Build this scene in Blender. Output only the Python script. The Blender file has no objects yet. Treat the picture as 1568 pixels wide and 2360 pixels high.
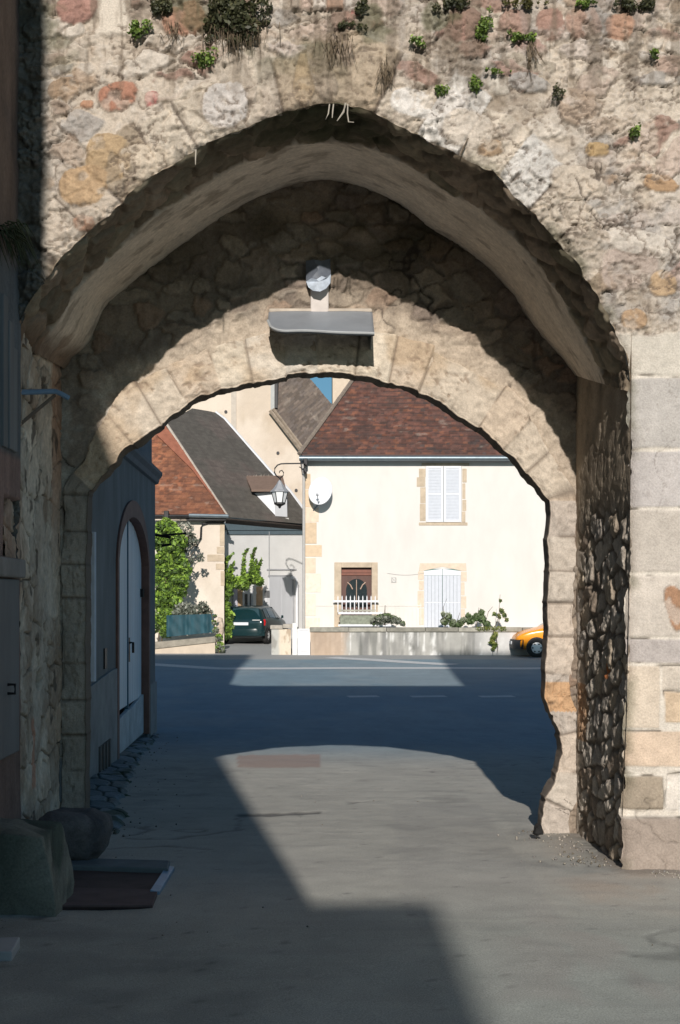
import bpy, math, random
import numpy as np
from mathutils import Vector, Matrix
random.seed(7)
rng = np.random.default_rng(7)
S = bpy.context.scene
COL = S.collection
# ------------------------------------------------------------------ camera model
F, CX, CY, H = 3200.0, 735.0, 1379.0, 1.9       # focal (in units of a 1568x2360 picture), vanishing point, eye height
def P(x, y, Y): return Vector(((x - CX) / F * Y, Y, H - (y - CY) / F * Y))
YF, YB = 9.85, 11.80                              # front and rear plane of the gateway
SUN = Vector((0.03, 1.0, -0.40)).normalized()

# ------------------------------------------------------------------ ground profile
_gy = np.array([-60, -30, 0, 6, 9.85, 11.8, 16, 23, 30, 40, 50, 55, 62, 80, 120, 400], float)
_gz = np.array([.5, .3, .15, .10, -.01, -.10, -.30, -.50, -.55, -.40, -.15, .04, .3, .7, .8, .8], float)
_fy = np.linspace(-60, 400, 4601); _fz = np.interp(_fy, _gy, _gz)
_k = np.exp(-np.linspace(-2, 2, 31) ** 2); _k /= _k.sum()
_fz = np.convolve(np.pad(_fz, 15, mode='edge'), _k, mode='valid')
def gz(Y): return np.interp(Y, _fy, _fz)
def G(x, y, dz=0.0):
    ys = np.linspace(4, 62, 5801)
    rows = CY + (H - gz(ys)) * F / ys
    Y = ys[np.argmin(abs(rows - y))]
    return Vector(((x - CX) / F * Y, Y, float(gz(Y)) + dz))

# ------------------------------------------------------------------ numpy noise
def _h(ix, iy, iz, s):
    h = (ix.astype(np.int64) * 374761393 + iy.astype(np.int64) * 668265263 + iz.astype(np.int64) * 2147483647 + s * 144665) & 0xFFFFFFFF
    h = ((h ^ (h >> 13)) * 1274126177) & 0xFFFFFFFF
    h = ((h ^ (h >> 16)) * 2246822519) & 0xFFFFFFFF
    return ((h ^ (h >> 15)) & 0xFFFFFF) / float(0xFFFFFF)
def vn(x, y, s=0):
    x = np.asarray(x, float); y = np.asarray(y, float)
    ix = np.floor(x); iy = np.floor(y); fx = x - ix; fy = y - iy
    fx = fx * fx * (3 - 2 * fx); fy = fy * fy * (3 - 2 * fy); z = np.zeros_like(ix)
    a = _h(ix, iy, z, s); b = _h(ix + 1, iy, z, s); c = _h(ix, iy + 1, z, s); d = _h(ix + 1, iy + 1, z, s)
    return (a * (1 - fx) + b * fx) * (1 - fy) + (c * (1 - fx) + d * fx) * fy
def fbm(x, y, o=4, s=0):
    t = 0; a = .5; n = 0
    for i in range(o):
        t = t + a * vn(x * 2 ** i + 17.3 * i, y * 2 ** i - 9.1 * i, s + i * 31); n += a; a *= .55
    return t / n
def voro(u, v, s=0, jit=.8, off=.5):
    """ragged coursed cells: nearest id hashes, edge measure, local offset"""
    iu = np.floor(u); iv = np.floor(v)
    d1 = np.full(u.shape, 9.); d2 = np.full(u.shape, 9.); i1 = np.zeros(u.shape); i2 = np.zeros(u.shape)
    lu = np.zeros(u.shape); lv = np.zeros(u.shape)
    for dj in (-1, 0, 1):
        for di in (-2, -1, 0, 1, 2):
            cv = iv + dj; cu = iu + di; z = np.zeros_like(cu)
            pu = cu + .5 + (cv % 2) * off + jit * (_h(cu, cv, z, s) - .5)
            pv = cv + .5 + jit * (_h(cu, cv, z + 1, s) - .5)
            d = np.sqrt((u - pu) ** 2 + (v - pv) ** 2)
            near = d < d1
            d2 = np.where(near, d1, np.minimum(d2, d))
            i1 = np.where(near, _h(cu, cv, z + 2, s), i1); i2 = np.where(near, _h(cu, cv, z + 3, s), i2)
            lu = np.where(near, u - pu, lu); lv = np.where(near, v - pv, lv)
            d1 = np.where(near, d, d1)
    return i1, i2, d2 - d1, lu, lv
def sst(a, b, x):
    t = np.clip((x - a) / (b - a), 0, 1); return t * t * (3 - 2 * t)
def mix(a, b, m):
    a = np.asarray(a, float); b = np.asarray(b, float); m = np.asarray(m)[..., None]
    return a * (1 - m) + b * m
def pal(cols, i):
    cols = np.array(cols, float); return cols[np.clip((i * len(cols)).astype(int), 0, len(cols) - 1)]
def inpoly(px, py, poly):
    r = np.zeros(px.shape, bool); n = len(poly)
    for i in range(n):
        x1, y1 = poly[i]; x2, y2 = poly[(i + 1) % n]
        if y1 == y2: continue
        c = ((y1 > py) != (y2 > py)) & (px < (x2 - x1) * (py - y1) / (y2 - y1) + x1)
        r ^= c
    return r
def nearest(px, py, line):
    """distance to a polyline, foot point, arc length"""
    line = np.array(line, float)
    bd = np.full(px.shape, 1e9); bx = np.zeros(px.shape); by = np.zeros(px.shape); bt = np.zeros(px.shape); acc = 0
    for i in range(len(line) - 1):
        ax, ay = line[i]; dx, dy = line[i + 1] - line[i]; L2 = dx * dx + dy * dy
        if L2 == 0: continue
        t = np.clip(((px - ax) * dx + (py - ay) * dy) / L2, 0, 1)
        fx = ax + t * dx; fy = ay + t * dy; d = np.hypot(px - fx, py - fy)
        m = d < bd
        bd = np.where(m, d, bd); bx = np.where(m, fx, bx); by = np.where(m, fy, by); bt = np.where(m, acc + t * math.sqrt(L2), bt)
        acc += math.sqrt(L2)
    return bd, bx, by, bt
def resample(line, n=None, step=None):
    line = np.array(line, float); seg = np.hypot(*np.diff(line, axis=0).T); s = np.concatenate([[0], np.cumsum(seg)])
    if n is None: n = max(2, int(s[-1] / step) + 1)
    t = np.linspace(0, s[-1], n)
    return np.stack([np.interp(t, s, line[:, k]) for k in range(line.shape[1])], 1)
def smoothline(line, it=2):
    l = np.array(line, float)
    for _ in range(it):
        l[1:-1] = .25 * l[:-2] + .5 * l[1:-1] + .25 * l[2:]
    return l

# ------------------------------------------------------------------ object helpers
ROOT = {}
def tag(o, label=None, cat=None, group=None, kind=None):
    if label: o['label'] = label
    if cat: o['category'] = cat
    if group: o['group'] = group
    if kind: o['kind'] = kind
    return o
def thing(name, label, cat, loc=(0, 0, 0), rz=0, group=None):
    o = bpy.data.objects.new(name, None); COL.objects.link(o)
    o.location = loc; o.rotation_euler = (0, 0, rz); o.empty_display_size = .2
    return tag(o, label, cat, group)
def link(name, me, mat, parent=None, local=False):
    o = bpy.data.objects.new(name, me); COL.objects.link(o)
    if mat is not None:
        for m in (mat if isinstance(mat, (list, tuple)) else [mat]): me.materials.append(m)
    if parent is not None:
        o.parent = parent
        if parent.type == 'EMPTY' and not local:
            o.matrix_parent_inverse = Matrix.Translation(-Vector(parent.location))
    return o
def npmesh(name, verts, faces, mat, parent=None, col=None, smooth=True, kind=None):
    verts = np.asarray(verts, np.float32).reshape(-1, 3); faces = np.asarray(faces, np.int32)
    me = bpy.data.meshes.new(name); k = faces.shape[1]
    me.vertices.add(len(verts)); me.vertices.foreach_set('co', verts.ravel())
    me.loops.add(faces.size); me.loops.foreach_set('vertex_index', faces.ravel())
    me.polygons.add(len(faces)); me.polygons.foreach_set('loop_start', np.arange(0, faces.size, k, dtype=np.int32))
    me.update(calc_edges=True)
    if smooth: me.polygons.foreach_set('use_smooth', np.ones(len(faces), bool))
    if col is not None:
        a = me.color_attributes.new('Col', 'FLOAT_COLOR', 'POINT')
        c = np.ones((len(verts), 4), np.float32); c[:, :3] = np.clip(np.asarray(col).reshape(-1, 3), 0, 1); a.data.foreach_set('color', c.ravel())
    me.validate()
    return link(name, me, mat, parent)
def gridfaces(nu, nv, keep=None):
    i = np.arange(nu * nv).reshape(nu, nv)
    f = np.stack([i[:-1, :-1], i[1:, :-1], i[1:, 1:], i[:-1, 1:]], -1).reshape(-1, 4)
    return f if keep is None else f[keep.reshape(-1)]
def compact(verts, faces, col):
    used = np.unique(faces); m = np.full(len(verts), -1, int); m[used] = np.arange(len(used))
    return verts[used], m[faces], col[used]
class MB:
    def __init__(s): s.v = []; s.f = []; s.m = []
    def add(s, vs, fs, m=0):
        b = len(s.v); s.v += [tuple(v) for v in vs]
        for f in fs: s.f.append([b + i for i in f]); s.m.append(m)
    def box(s, a, b, m=0):
        x0, y0, z0 = [min(a[i], b[i]) for i in range(3)]; x1, y1, z1 = [max(a[i], b[i]) for i in range(3)]
        s.add([(x0, y0, z0), (x1, y0, z0), (x1, y1, z0), (x0, y1, z0), (x0, y0, z1), (x1, y0, z1), (x1, y1, z1), (x0, y1, z1)],
              [(0, 3, 2, 1), (4, 5, 6, 7), (0, 1, 5, 4), (1, 2, 6, 5), (2, 3, 7, 6), (3, 0, 4, 7)], m)
    def pbox(s, x0, y0, x1, y1, Y, d, m=0):
        """box whose front face covers the rectangle (x0,y0)-(x1,y1) of the plane at depth Y, going back by d"""
        a = P(x0, y1, Y); b = P(x1, y0, Y); s.box(a, (b.x, Y + d, b.z), m)
    def poly(s, pts, m=0): s.add(pts, [tuple(range(len(pts)))], m)
    def prism(s, pts, d, m=0):
        """closed polygon pts extruded by vector d"""
        n = len(pts); d = Vector(d); pts = [Vector(p) for p in pts]
        s.add(pts + [p + d for p in pts], [tuple(range(n))] + [tuple(reversed(range(n, 2 * n)))] + [(i, i + n, (i + 1) % n + n, (i + 1) % n) for i in range(n)], m)
    def tube(s, path, r, seg=8, m=0, cap=True):
        path = [Vector(p) for p in path]; n = len(path); rs = r if isinstance(r, (list, tuple)) else [r] * n
        vs = []; fs = []; up = Vector((0, 0, 1))
        for i, p in enumerate(path):
            t = (path[min(i + 1, n - 1)] - path[max(i - 1, 0)]).normalized()
            a = t.cross(up if abs(t.z) < .95 else Vector((1, 0, 0))).normalized(); b = t.cross(a)
            for k in range(seg):
                q = 2 * math.pi * k / seg; vs.append(p + a * math.cos(q) * rs[i] + b * math.sin(q) * rs[i])
        for i in range(n - 1):
            for k in range(seg):
                k2 = (k + 1) % seg; fs.append((i * seg + k, i * seg + k2, (i + 1) * seg + k2, (i + 1) * seg + k))
        if cap: fs += [tuple(reversed(range(seg))), tuple(range((n - 1) * seg, n * seg))]
        s.add(vs, fs, m)
    def lathe(s, prof, c=(0, 0, 0), axis='z', seg=24, m=0):
        vs = []; fs = []; c = Vector(c); n = len(prof)
        for r, h in prof:
            for k in range(seg):
                q = 2 * math.pi * k / seg; a, b = r * math.cos(q), r * math.sin(q)
                vs.append(c + Vector({'z': (a, b, h), 'x': (h, a, b), 'y': (a, h, b)}[axis]))
        for i in range(n - 1):
            for k in range(seg):
                k2 = (k + 1) % seg; fs.append((i * seg + k, i * seg + k2, (i + 1) * seg + k2, (i + 1) * seg + k))
        s.add(vs, fs, m)
    def build(s, name, mat, parent=None, smooth=False, bevel=0, seg=2, local=False):
        me = bpy.data.meshes.new(name); me.from_pydata(s.v, [], s.f); me.update()
        me.polygons.foreach_set('material_index', s.m)
        if smooth:
            me.polygons.foreach_set('use_smooth', [True] * len(me.polygons))
            try: me.set_sharp_from_angle(angle=math.radians(40))
            except Exception: pass
        o = link(name, me, mat, parent, local)
        if bevel:
            b = o.modifiers.new('bevel', 'BEVEL'); b.width = bevel; b.segments = seg; b.limit_method = 'ANGLE'
        return o

# ------------------------------------------------------------------ materials
def _base(name):
    m = bpy.data.materials.new(name); m.use_nodes = True; n = m.node_tree.nodes; l = m.node_tree.links
    return m, n, l, n['Principled BSDF']
def painted(name, scale=60, amt=.35, bump=.4, bdist=.01, rough=.92, spec=.2, big=0):
    """vertex painted mineral surface with fine procedural grain"""
    m, n, l, b = _base(name)
    at = n.new('ShaderNodeAttribute'); at.attribute_name = 'Col'
    tc = n.new('ShaderNodeTexCoord')
    no = n.new('ShaderNodeTexNoise'); no.inputs['Scale'].default_value = scale; no.inputs['Detail'].default_value = 6; no.inputs['Roughness'].default_value = .65
    l.new(tc.outputs['Object'], no.inputs['Vector'])
    mr = n.new('ShaderNodeMapRange'); mr.inputs[1].default_value = .25; mr.inputs[2].default_value = .75; mr.inputs[3].default_value = 1 - amt; mr.inputs[4].default_value = 1 + amt
    l.new(no.outputs['Fac'], mr.inputs[0])
    mx = n.new('ShaderNodeMix'); mx.data_type = 'RGBA'; mx.blend_type = 'MULTIPLY'; mx.inputs['Factor'].default_value = 1
    l.new(at.outputs['Color'], mx.inputs[6]); l.new(mr.outputs[0], mx.inputs[7])
    l.new(mx.outputs[2], b.inputs['Base Color'])
    bp = n.new('ShaderNodeBump'); bp.inputs['Strength'].default_value = bump; bp.inputs['Distance'].default_value = bdist
    l.new(no.outputs['Fac'], bp.inputs['Height']); l.new(bp.outputs[0], b.inputs['Normal'])
    b.inputs['Roughness'].default_value = rough; b.inputs['Specular IOR Level'].default_value = spec
    return m
def plain(name, col, rough=.7, metal=0, amt=.15, scale=6, bump=.05, spec=.4, streak=1.0, col2=None):
    m, n, l, b = _base(name)
    tc = n.new('ShaderNodeTexCoord'); mp = n.new('ShaderNodeMapping'); mp.inputs['Scale'].default_value = (1, 1, 1 / streak)
    l.new(tc.outputs['Object'], mp.inputs[0])
    no = n.new('ShaderNodeTexNoise'); no.inputs['Scale'].default_value = scale; no.inputs['Detail'].default_value = 7; no.inputs['Roughness'].default_value = .6
    l.new(mp.outputs[0], no.inputs['Vector'])
    r = n.new('ShaderNodeValToRGB'); e = r.color_ramp.elements
    c2 = col2 or tuple(c * (1 + amt) for c in col); c1 = tuple(c * (1 - amt) for c in col)
    e[0].position = .3; e[1].position = .72; e[0].color = (*c1, 1); e[1].color = (*[min(c, 1) for c in c2], 1)
    l.new(no.outputs['Fac'], r.inputs[0]); l.new(r.outputs[0], b.inputs['Base Color'])
    n2 = n.new('ShaderNodeTexNoise'); n2.inputs['Scale'].default_value = scale * 7; n2.inputs['Detail'].default_value = 4
    l.new(mp.outputs[0], n2.inputs['Vector'])
    bp = n.new('ShaderNodeBump'); bp.inputs['Strength'].default_value = bump * 4; bp.inputs['Distance'].default_value = .01
    l.new(n2.outputs['Fac'], bp.inputs['Height']); l.new(bp.outputs[0], b.inputs['Normal'])
    b.inputs['Roughness'].default_value = rough; b.inputs['Metallic'].default_value = metal; b.inputs['Specular IOR Level'].default_value = spec
    return m
def leafmat(name):
    m, n, l, b = _base(name)
    at = n.new('ShaderNodeAttribute'); at.attribute_name = 'Col'
    tc = n.new('ShaderNodeTexCoord'); no = n.new('ShaderNodeTexNoise'); no.inputs['Scale'].default_value = 9
    l.new(tc.outputs['Object'], no.inputs['Vector'])
    mr = n.new('ShaderNodeMapRange'); mr.inputs[3].default_value = .6; mr.inputs[4].default_value = 1.4; l.new(no.outputs['Fac'], mr.inputs[0])
    mx = n.new('ShaderNodeMix'); mx.data_type = 'RGBA'; mx.blend_type = 'MULTIPLY'; mx.inputs['Factor'].default_value = 1
    l.new(at.outputs['Color'], mx.inputs[6]); l.new(mr.outputs[0], mx.inputs[7]); l.new(mx.outputs[2], b.inputs['Base Color'])
    b.inputs['Roughness'].default_value = .55
    tr = n.new('ShaderNodeBsdfTranslucent'); l.new(mx.outputs[2], tr.inputs['Color'])
    ms = n.new('ShaderNodeMixShader'); ms.inputs[0].default_value = .3
    l.new(b.outputs[0], ms.inputs[1]); l.new(tr.outputs[0], ms.inputs[2]); l.new(ms.outputs[0], n['Material Output'].inputs['Surface'])
    return m
M = {}
M['stone'] = painted('rough_stone', 75, .22, .6, .012)
M['rubble'] = painted('rubble_stone', 60, .28, .5, .012)
M['plaster'] = painted('old_plaster', 30, .22, .35, .008)
M['road'] = painted('worn_asphalt', 130, .42, .5, .005, rough=.9, spec=.2)
M['tile'] = painted('roof_tile', 30, .3, .3, .01, rough=.85)
M['render'] = painted('wall_render', 14, .05, .15, .004)
M['leaf'] = leafmat('leaves')
M['cream'] = plain('cream_render', (.63, .61, .575), .95, amt=.05, scale=1.6, spec=.1, streak=2.5)
M['greyrender'] = plain('grey_render', (.66, .665, .66), .95, amt=.05, scale=1.5, spec=.1)
M['beige'] = plain('beige_dressed_stone', (.47, .39, .295), .9, amt=.18, scale=4, spec=.15)
M['bluewall'] = plain('blue_grey_render', (.195, .21, .215), .93, amt=.25, scale=2.2, bump=.2, spec=.15, streak=3)
M['bluedark'] = plain('dark_blue_grey_trim', (.10, .13, .155), .8, amt=.15, scale=4)
M['plinth'] = plain('grey_plinth_render', (.27, .28, .28), .93, amt=.2, scale=3, bump=.12)
M['whitewood'] = plain('weathered_white_paint', (.76, .79, .82), .7, amt=.14, scale=5, streak=14)
M['white'] = plain('white_paint', (.66, .68, .71), .55, amt=.04, scale=5)
M['shutter'] = plain('pale_blue_shutter_paint', (.52, .55, .60), .6, amt=.05, scale=8)
M['redwood'] = plain('red_brown_surround', (.20, .115, .095), .8, amt=.2, scale=5)
M['brownwood'] = plain('dark_varnished_wood', (.075, .028, .018), .5, amt=.3, scale=6, streak=6)
M['black'] = plain('black_iron', (.018, .018, .02), .5, amt=.3, metal=.3)
M['gutter'] = plain('zinc_gutter', (.17, .21, .235), .42, amt=.15, metal=.6)
M['zinc'] = plain('aged_zinc_sheet', (.30, .33, .37), .5, amt=.14, scale=3, metal=.35, spec=.4)
M['bluemetal'] = plain('blue_painted_metal', (.16, .27, .40), .45, amt=.2, metal=.2)
M['oldwood'] = plain('old_grey_wood', (.16, .12, .09), .9, amt=.3, scale=8, streak=8)
M['hatch'] = plain('brown_hatch_boards', (.075, .052, .048), .85, amt=.3, scale=5)
M['greydoor'] = plain('grey_painted_door', (.13, .135, .14), .75, amt=.25, scale=3, streak=4)
M['glass'] = plain('dark_glass', (.02, .03, .035), .08, amt=.2, spec=.8)
M['carglass'] = plain('car_glass', (.03, .06, .07), .06, amt=.2, spec=.9)
M['opal'] = plain('opal_lantern_glass', (.75, .77, .78), .3, amt=.03)
M['tyre'] = plain('tyre_rubber', (.02, .02, .02), .85, amt=.2)
M['rim'] = plain('wheel_trim', (.72, .72, .72), .4, amt=.06, metal=.2)
M['green_paint'] = plain('dark_green_car_paint', (.006, .026, .030), .22, amt=.06, spec=.7, bump=0)
M['orange_paint'] = plain('orange_car_paint', (.84, .31, .012), .25, amt=.04, spec=.6, bump=0)
M['blackplastic'] = plain('dark_grey_bumper_plastic', (.045, .047, .052), .6, amt=.1)
M['redlamp'] = plain('red_tail_lamp', (.55, .012, .015), .2, amt=.1, spec=.8)
M['teal'] = plain('teal_netting', (.014, .060, .080), .7, amt=.3, scale=5, streak=4)
M['concrete'] = plain('grey_concrete', (.34, .32, .29), .93, amt=.2, scale=4, bump=.1)
M['line'] = plain('faded_white_line', (.55, .57, .58), .85, amt=.25, scale=20)
M['root'] = plain('pale_dry_root', (.34, .31, .26), .9, amt=.25)
M['bark'] = plain('brown_bark', (.10, .075, .05), .95, amt=.3, scale=12)
M['soil'] = plain('grey_soil', (.12, .10, .08), .95, amt=.3)
M['dormer_roof'] = plain('brown_flat_roof', (.17, .12, .095), .9, amt=.12)
M['white_slab'] = plain('pale_slab', (.34, .36, .37), .9, amt=.1)
#PART2
# ================================================================== THE GATEWAY
S1, S2 = F / YF, F / YB
def w1(px, py): return ((px - CX) / S1, H - (py - CY) / S1)
def w2(px, py): return ((px - CX) / S2, H - (py - CY) / S2)
gate = thing('stone_gateway', 'medieval rubble stone gateway with a pointed vault and a lower round rear arch', 'gateway', (0, YF, 0))

front_px = [(38, 2080), (38, 764), (50, 724), (90, 658), (126, 618), (186, 553), (271, 472), (340, 415), (412, 368), (500, 320), (603, 279), (680, 256), (735, 243),
            (766, 238), (800, 239), (870, 259), (981, 318), (1061, 359), (1132, 397), (1197, 457), (1262, 528), (1300, 570), (1338, 618), (1388, 699), (1418, 760), (1448, 844), (1455, 895),
            (1453, 965), (1453, 1166), (1449, 1317), (1447, 1500), (1444, 1680), (1438, 1790), (1434, 1880), (1437, 2080)]
fc = resample([w1(*p) for p in front_px], step=.014)
fc_s = fc.copy()
_a = np.arange(len(fc)) * .014
nrm = np.gradient(fc, axis=0); nrm = np.stack([-nrm[:, 1], nrm[:, 0]], 1); nrm /= np.linalg.norm(nrm, axis=1)[:, None] + 1e-9
amp = np.where(fc[:, 0] > 2.1, .055, .034)
fc = fc + nrm * ((fbm(_a * 5, _a * 0, 4, 3) - .5) * amp * 1.6 + (vn(_a * 30, _a * 0, 8) - .5) * .016)[:, None]

def front_face():
    st = .0095
    xs = np.arange(-2.75, 3.4, st); zs = np.arange(-.2, 6.45, st)
    X, Z = np.meshgrid(xs, zs, indexing='ij')
    px, py = CX + X * S1, CY - (Z - H) * S1
    d, fx, fz, t = nearest(X, Z, fc[::6])
    inside = inpoly(X, Z, [tuple(p) for p in fc])
    n1 = fbm(X * .9, Z * .9, 4, 1); n2 = fbm(X * 4, Z * 4, 4, 2); n3 = fbm(X * 16, Z * 16, 4, 3); n4 = fbm(X * 45, Z * 45, 3, 4)
    pb1, pb2, pe, pu, pv = voro(X / .045 + n2 * 2, Z / .037 + n3, 11, .95)          # pebbly aggregate in the old mortar
    pebz = sst(.5, .62, fbm(X * 2.2, Z * 2.2, 3, 9))
    peb = sst(.05, .35, pe) * sst(.35, .6, pb1) * (.25 + .75 * pebz)
    # mortar / render
    c = mix((.47, .405, .33), (.345, .32, .295), sst(.36, .66, n1 + .6 * (n2 - .5)))
    c = mix(c, (.50, .445, .38), .8 * sst(.5, .72, n3))
    c = mix(c, (.30, .235, .17), .7 * sst(.52, .74, fbm(X * 2.7, Z * 3.6, 4, 21)))
    c = mix(c, mix((.50, .44, .37), (.33, .27, .215), pb2), .75 * peb)
    h = .036 * (n2 - .5) + .040 * (n3 - .5) + .024 * peb + .026 * (n4 - .5)
    # rubble stones showing through
    ux = X + .24 * (n2 - .5) + .07 * (n3 - .5); uz = Z + .22 * (fbm(X * 3, Z * 3, 4, 5) - .5) + .05 * (n3 - .5)
    i1, i2, e, lu, lv = voro(ux / .33, uz / .19, 21, .75)
    reg = .36 * sst(150, 40, py) + .16 * sst(900, 1300, px) * sst(800, 600, py)
    expo = sst(.56, .68, i2 + reg + .55 * (n1 - .5)) * (1 - .7 * sst(.52, .62, fbm(X * 6, Z * 6, 4, 88)))
    sc = pal([(.40, .32, .25), (.46, .41, .35), (.34, .315, .29), (.38, .275, .19), (.33, .205, .16), (.43, .37, .325), (.42, .33, .27), (.37, .235, .195)], i1)
    sm = expo * sst(.10, .26, e + .16 * (n3 - .5))
    sc = sc * (.80 + .42 * n3 + .15 * (n4 - .5))[..., None]
    c = mix(c, sc, .88 * sm); h = h + sm * (.018 + .014 * (i2 - .5))
    jn = sst(.06, .0, abs(e - .10)) * expo * sst(.44, .58, fbm(X * 6, Z * 6, 3, 6))
    c = mix(c, (.10, .075, .055), .75 * jn); h = h - .025 * jn
    # smaller stones in patches between the big ones
    j1, j2, je, _, _ = voro((X + .09 * (n2 - .5) + .04 * (n3 - .5)) / .15, (Z + .09 * (fbm(X * 4, Z * 4, 3, 15) - .5) + .03 * (n3 - .5)) / .095, 41, .9)
    patch = sst(.50, .58, fbm(X * 1.5, Z * 1.5, 3, 19)) * (1 - .8 * sm); s2 = patch * sst(.10, .26, je) * sst(.25, .4, j2)
    c = mix(c, pal([(.44, .38, .31), (.36, .33, .295), (.31, .235, .18), (.48, .43, .37), (.36, .27, .19), (.40, .345, .285)], j1) * (.72 + .55 * n3)[..., None], .8 * s2); h = h + .016 * s2
    g2 = patch * sst(.12, .02, je); c = mix(c, (.16, .125, .095), .6 * g2 * sst(.4, .6, n3)); h = h - .012 * g2
    # radial arch stones
    k0 = t + .06 * (vn(t * 9, t * 0, 3) - .5)
    kk = np.floor(k0 / .33); ki = _h(kk, kk * 0, kk * 0, 77); kf = (k0 / .33) % 1
    vd = .34 + .22 * _h(kk, kk * 0, kk * 0 + 1, 77) + .12 * (n2 - .5)
    arch = sst(0, .03, vd - d) * (py < 860) * sst(2.05, 1.95, X)
    vc = pal([(.48, .42, .34), (.33, .265, .19), (.43, .37, .30), (.49, .47, .44), (.37, .295, .21), (.46, .40, .325)], ki)
    stre = fbm(t * 22, d * 3, 3, 31)
    vc = vc * (.72 + .56 * stre)[..., None] * (.86 + .28 * n3)[..., None]
    vmk = arch * sst(.36, .52, ki * .35 + .45 * n2 + .32) 
    c = mix(c, vc, .9 * vmk); h = h + .016 * vmk + .03 * (stre - .5) * vmk
    vj = arch * sst(.045, .01, np.minimum(kf, 1 - kf)) * sst(.34, .48, fbm(X * 3, Z * 3, 2, 16))
    c = mix(c, (.13, .10, .08), .7 * vj); h = h - .022 * vj
    # individually recognisable stones
    def stone(cx, cy, rx, ry, col, m=.95, hh=.03, pw=2.6, ns=.5):
        nonlocal c, h
        ang = .5 * math.sin(cx * 12.9 + cy); dx_ = (px - cx) + 16 * (n2 - .5) + 9 * (n3 - .5); dy_ = (py - cy) + 14 * (fbm(X * 5, Z * 5, 3, 91) - .5)
        ex, ey = dx_ * math.cos(ang * .5) + dy_ * math.sin(ang * .5), -dx_ * math.sin(ang * .5) + dy_ * math.cos(ang * .5)
        q = (abs(ex / rx)) ** pw + (abs(ey / ry)) ** pw + ns * (n2 - .5) * 2 + .6 * (n3 - .5)
        a = sst(1.08, .85, q) * (1 - .6 * sst(.56, .66, fbm(X * 9 + cx, Z * 9, 4, 92)))
        cc = (np.array(col) * .82 + .18 * np.array((.36, .32, .28))) * (.66 + .5 * n3 + .25 * n4)[..., None]
        rim = sst(.22, .0, abs(q - 1.12)) 
        c = mix(c, (.20, .15, .11), .45 * rim * (n2 > .45)); c = mix(c, cc, m * a); h = h * (1 - .5 * a) + hh * a * (1 - .3 * np.clip(q, 0, 1))
    for s in [(428, 44, 54, 38, (.42, .20, .115)), (175, 22, 44, 30, (.36, .17, .13)), (272, 222, 46, 32, (.44, .17, .09)), (350, 228, 15, 18, (.42, .09, .08)), (203, 243, 17, 10, (.46, .22, .11)),
              (252, 362, 54, 52, (.40, .27, .13)), (190, 432, 52, 42, (.42, .27, .13)), (196, 516, 26, 18, (.36, .19, .11)), (1068, 58, 36, 44, (.36, .185, .14)), (1185, 58, 36, 34, (.35, .20, .15)), (1268, 60, 33, 36, (.34, .18, .13)),
              (1345, 52, 44, 38, (.35, .21, .15)), (1432, 62, 38, 32, (.42, .22, .13)), (1335, 248, 48, 40, (.37, .27, .19)), (1132, 342, 30, 20, (.36, .23, .12)), (1378, 345, 28, 20, (.42, .27, .10)), (1520, 425, 38, 20, (.43, .25, .11)),
              (1148, 196, 30, 24, (.46, .42, .36)), (1218, 192, 48, 20, (.33, .31, .29)), (520, 248, 52, 52, (.47, .44, .415)), (1450, 622, 66, 50, (.38, .30, .25)), (945, 240, 46, 30, (.58, .555, .52)), (1550, 150, 40, 24, (.38, .26, .20)),
              (1215, 150, 60, 18, (.34, .29, .22)), (822, 30, 14, 13, (.42, .14, .12)), (1530, 655, 34, 30, (.43, .28, .14)), (1460, 735, 28, 22, (.42, .26, .13)), (150, 205, 40, 22, (.36, .24, .14)), (705, 180, 26, 60, (.38, .27, .15)), (740, 160, 26, 66, (.33, .26, .19)),
              (770, 120, 50, 40, (.33, .25, .185)), (335, 375, 60, 40, (.50, .42, .32)), (1330, 420, 60, 40, (.46, .39, .31)), (1080, 300, 60, 40, (.48, .42, .35)), (1470, 560, 80, 30, (.47, .42, .36))]:
        stone(*s)
    # plaster remnant and brick jambs at the top
    a = sst(0, 12, 92 - py + 25 * (n2 - .5)) * sst(0, 10, np.minimum(px - 222, 292 + .25 * py - px) + 14 * (n3 - .5))
    c = mix(c, np.array((.55, .49, .41)) * (.9 + .2 * n2)[..., None], a); h = h * (1 - a) + .012 * a
    for x0, x1, y1, col in [(670, 692, 26, (.50, .42, .35)), (692, 720, 28, (.50, .38, .31)), (720, 752, 24, (.52, .46, .40)), (752, 793, 26, (.52, .31, .21)), (793, 830, 30, (.45, .40, .35))]:
        a = sst(0, 3, np.minimum(px - x0, x1 - px)) * sst(0, 3, y1 - py)
        c = mix(c, np.array(col) * (.86 + .28 * n3)[..., None], a); h = h * (1 - a) + .055 * a
    # rain streaks
    w = sst(.47, .68, fbm(px / 42, py / 420, 4, 51)) * sst(330, 60, py) * sst(700, 860, px)
    c = mix(c, (.25, .225, .205), .42 * w)
    w = sst(.52, .66, fbm(px / 20, py / 150, 4, 52)) * sst(300, 120, py)
    c = mix(c, (.20, .155, .11), .55 * w)
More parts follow.
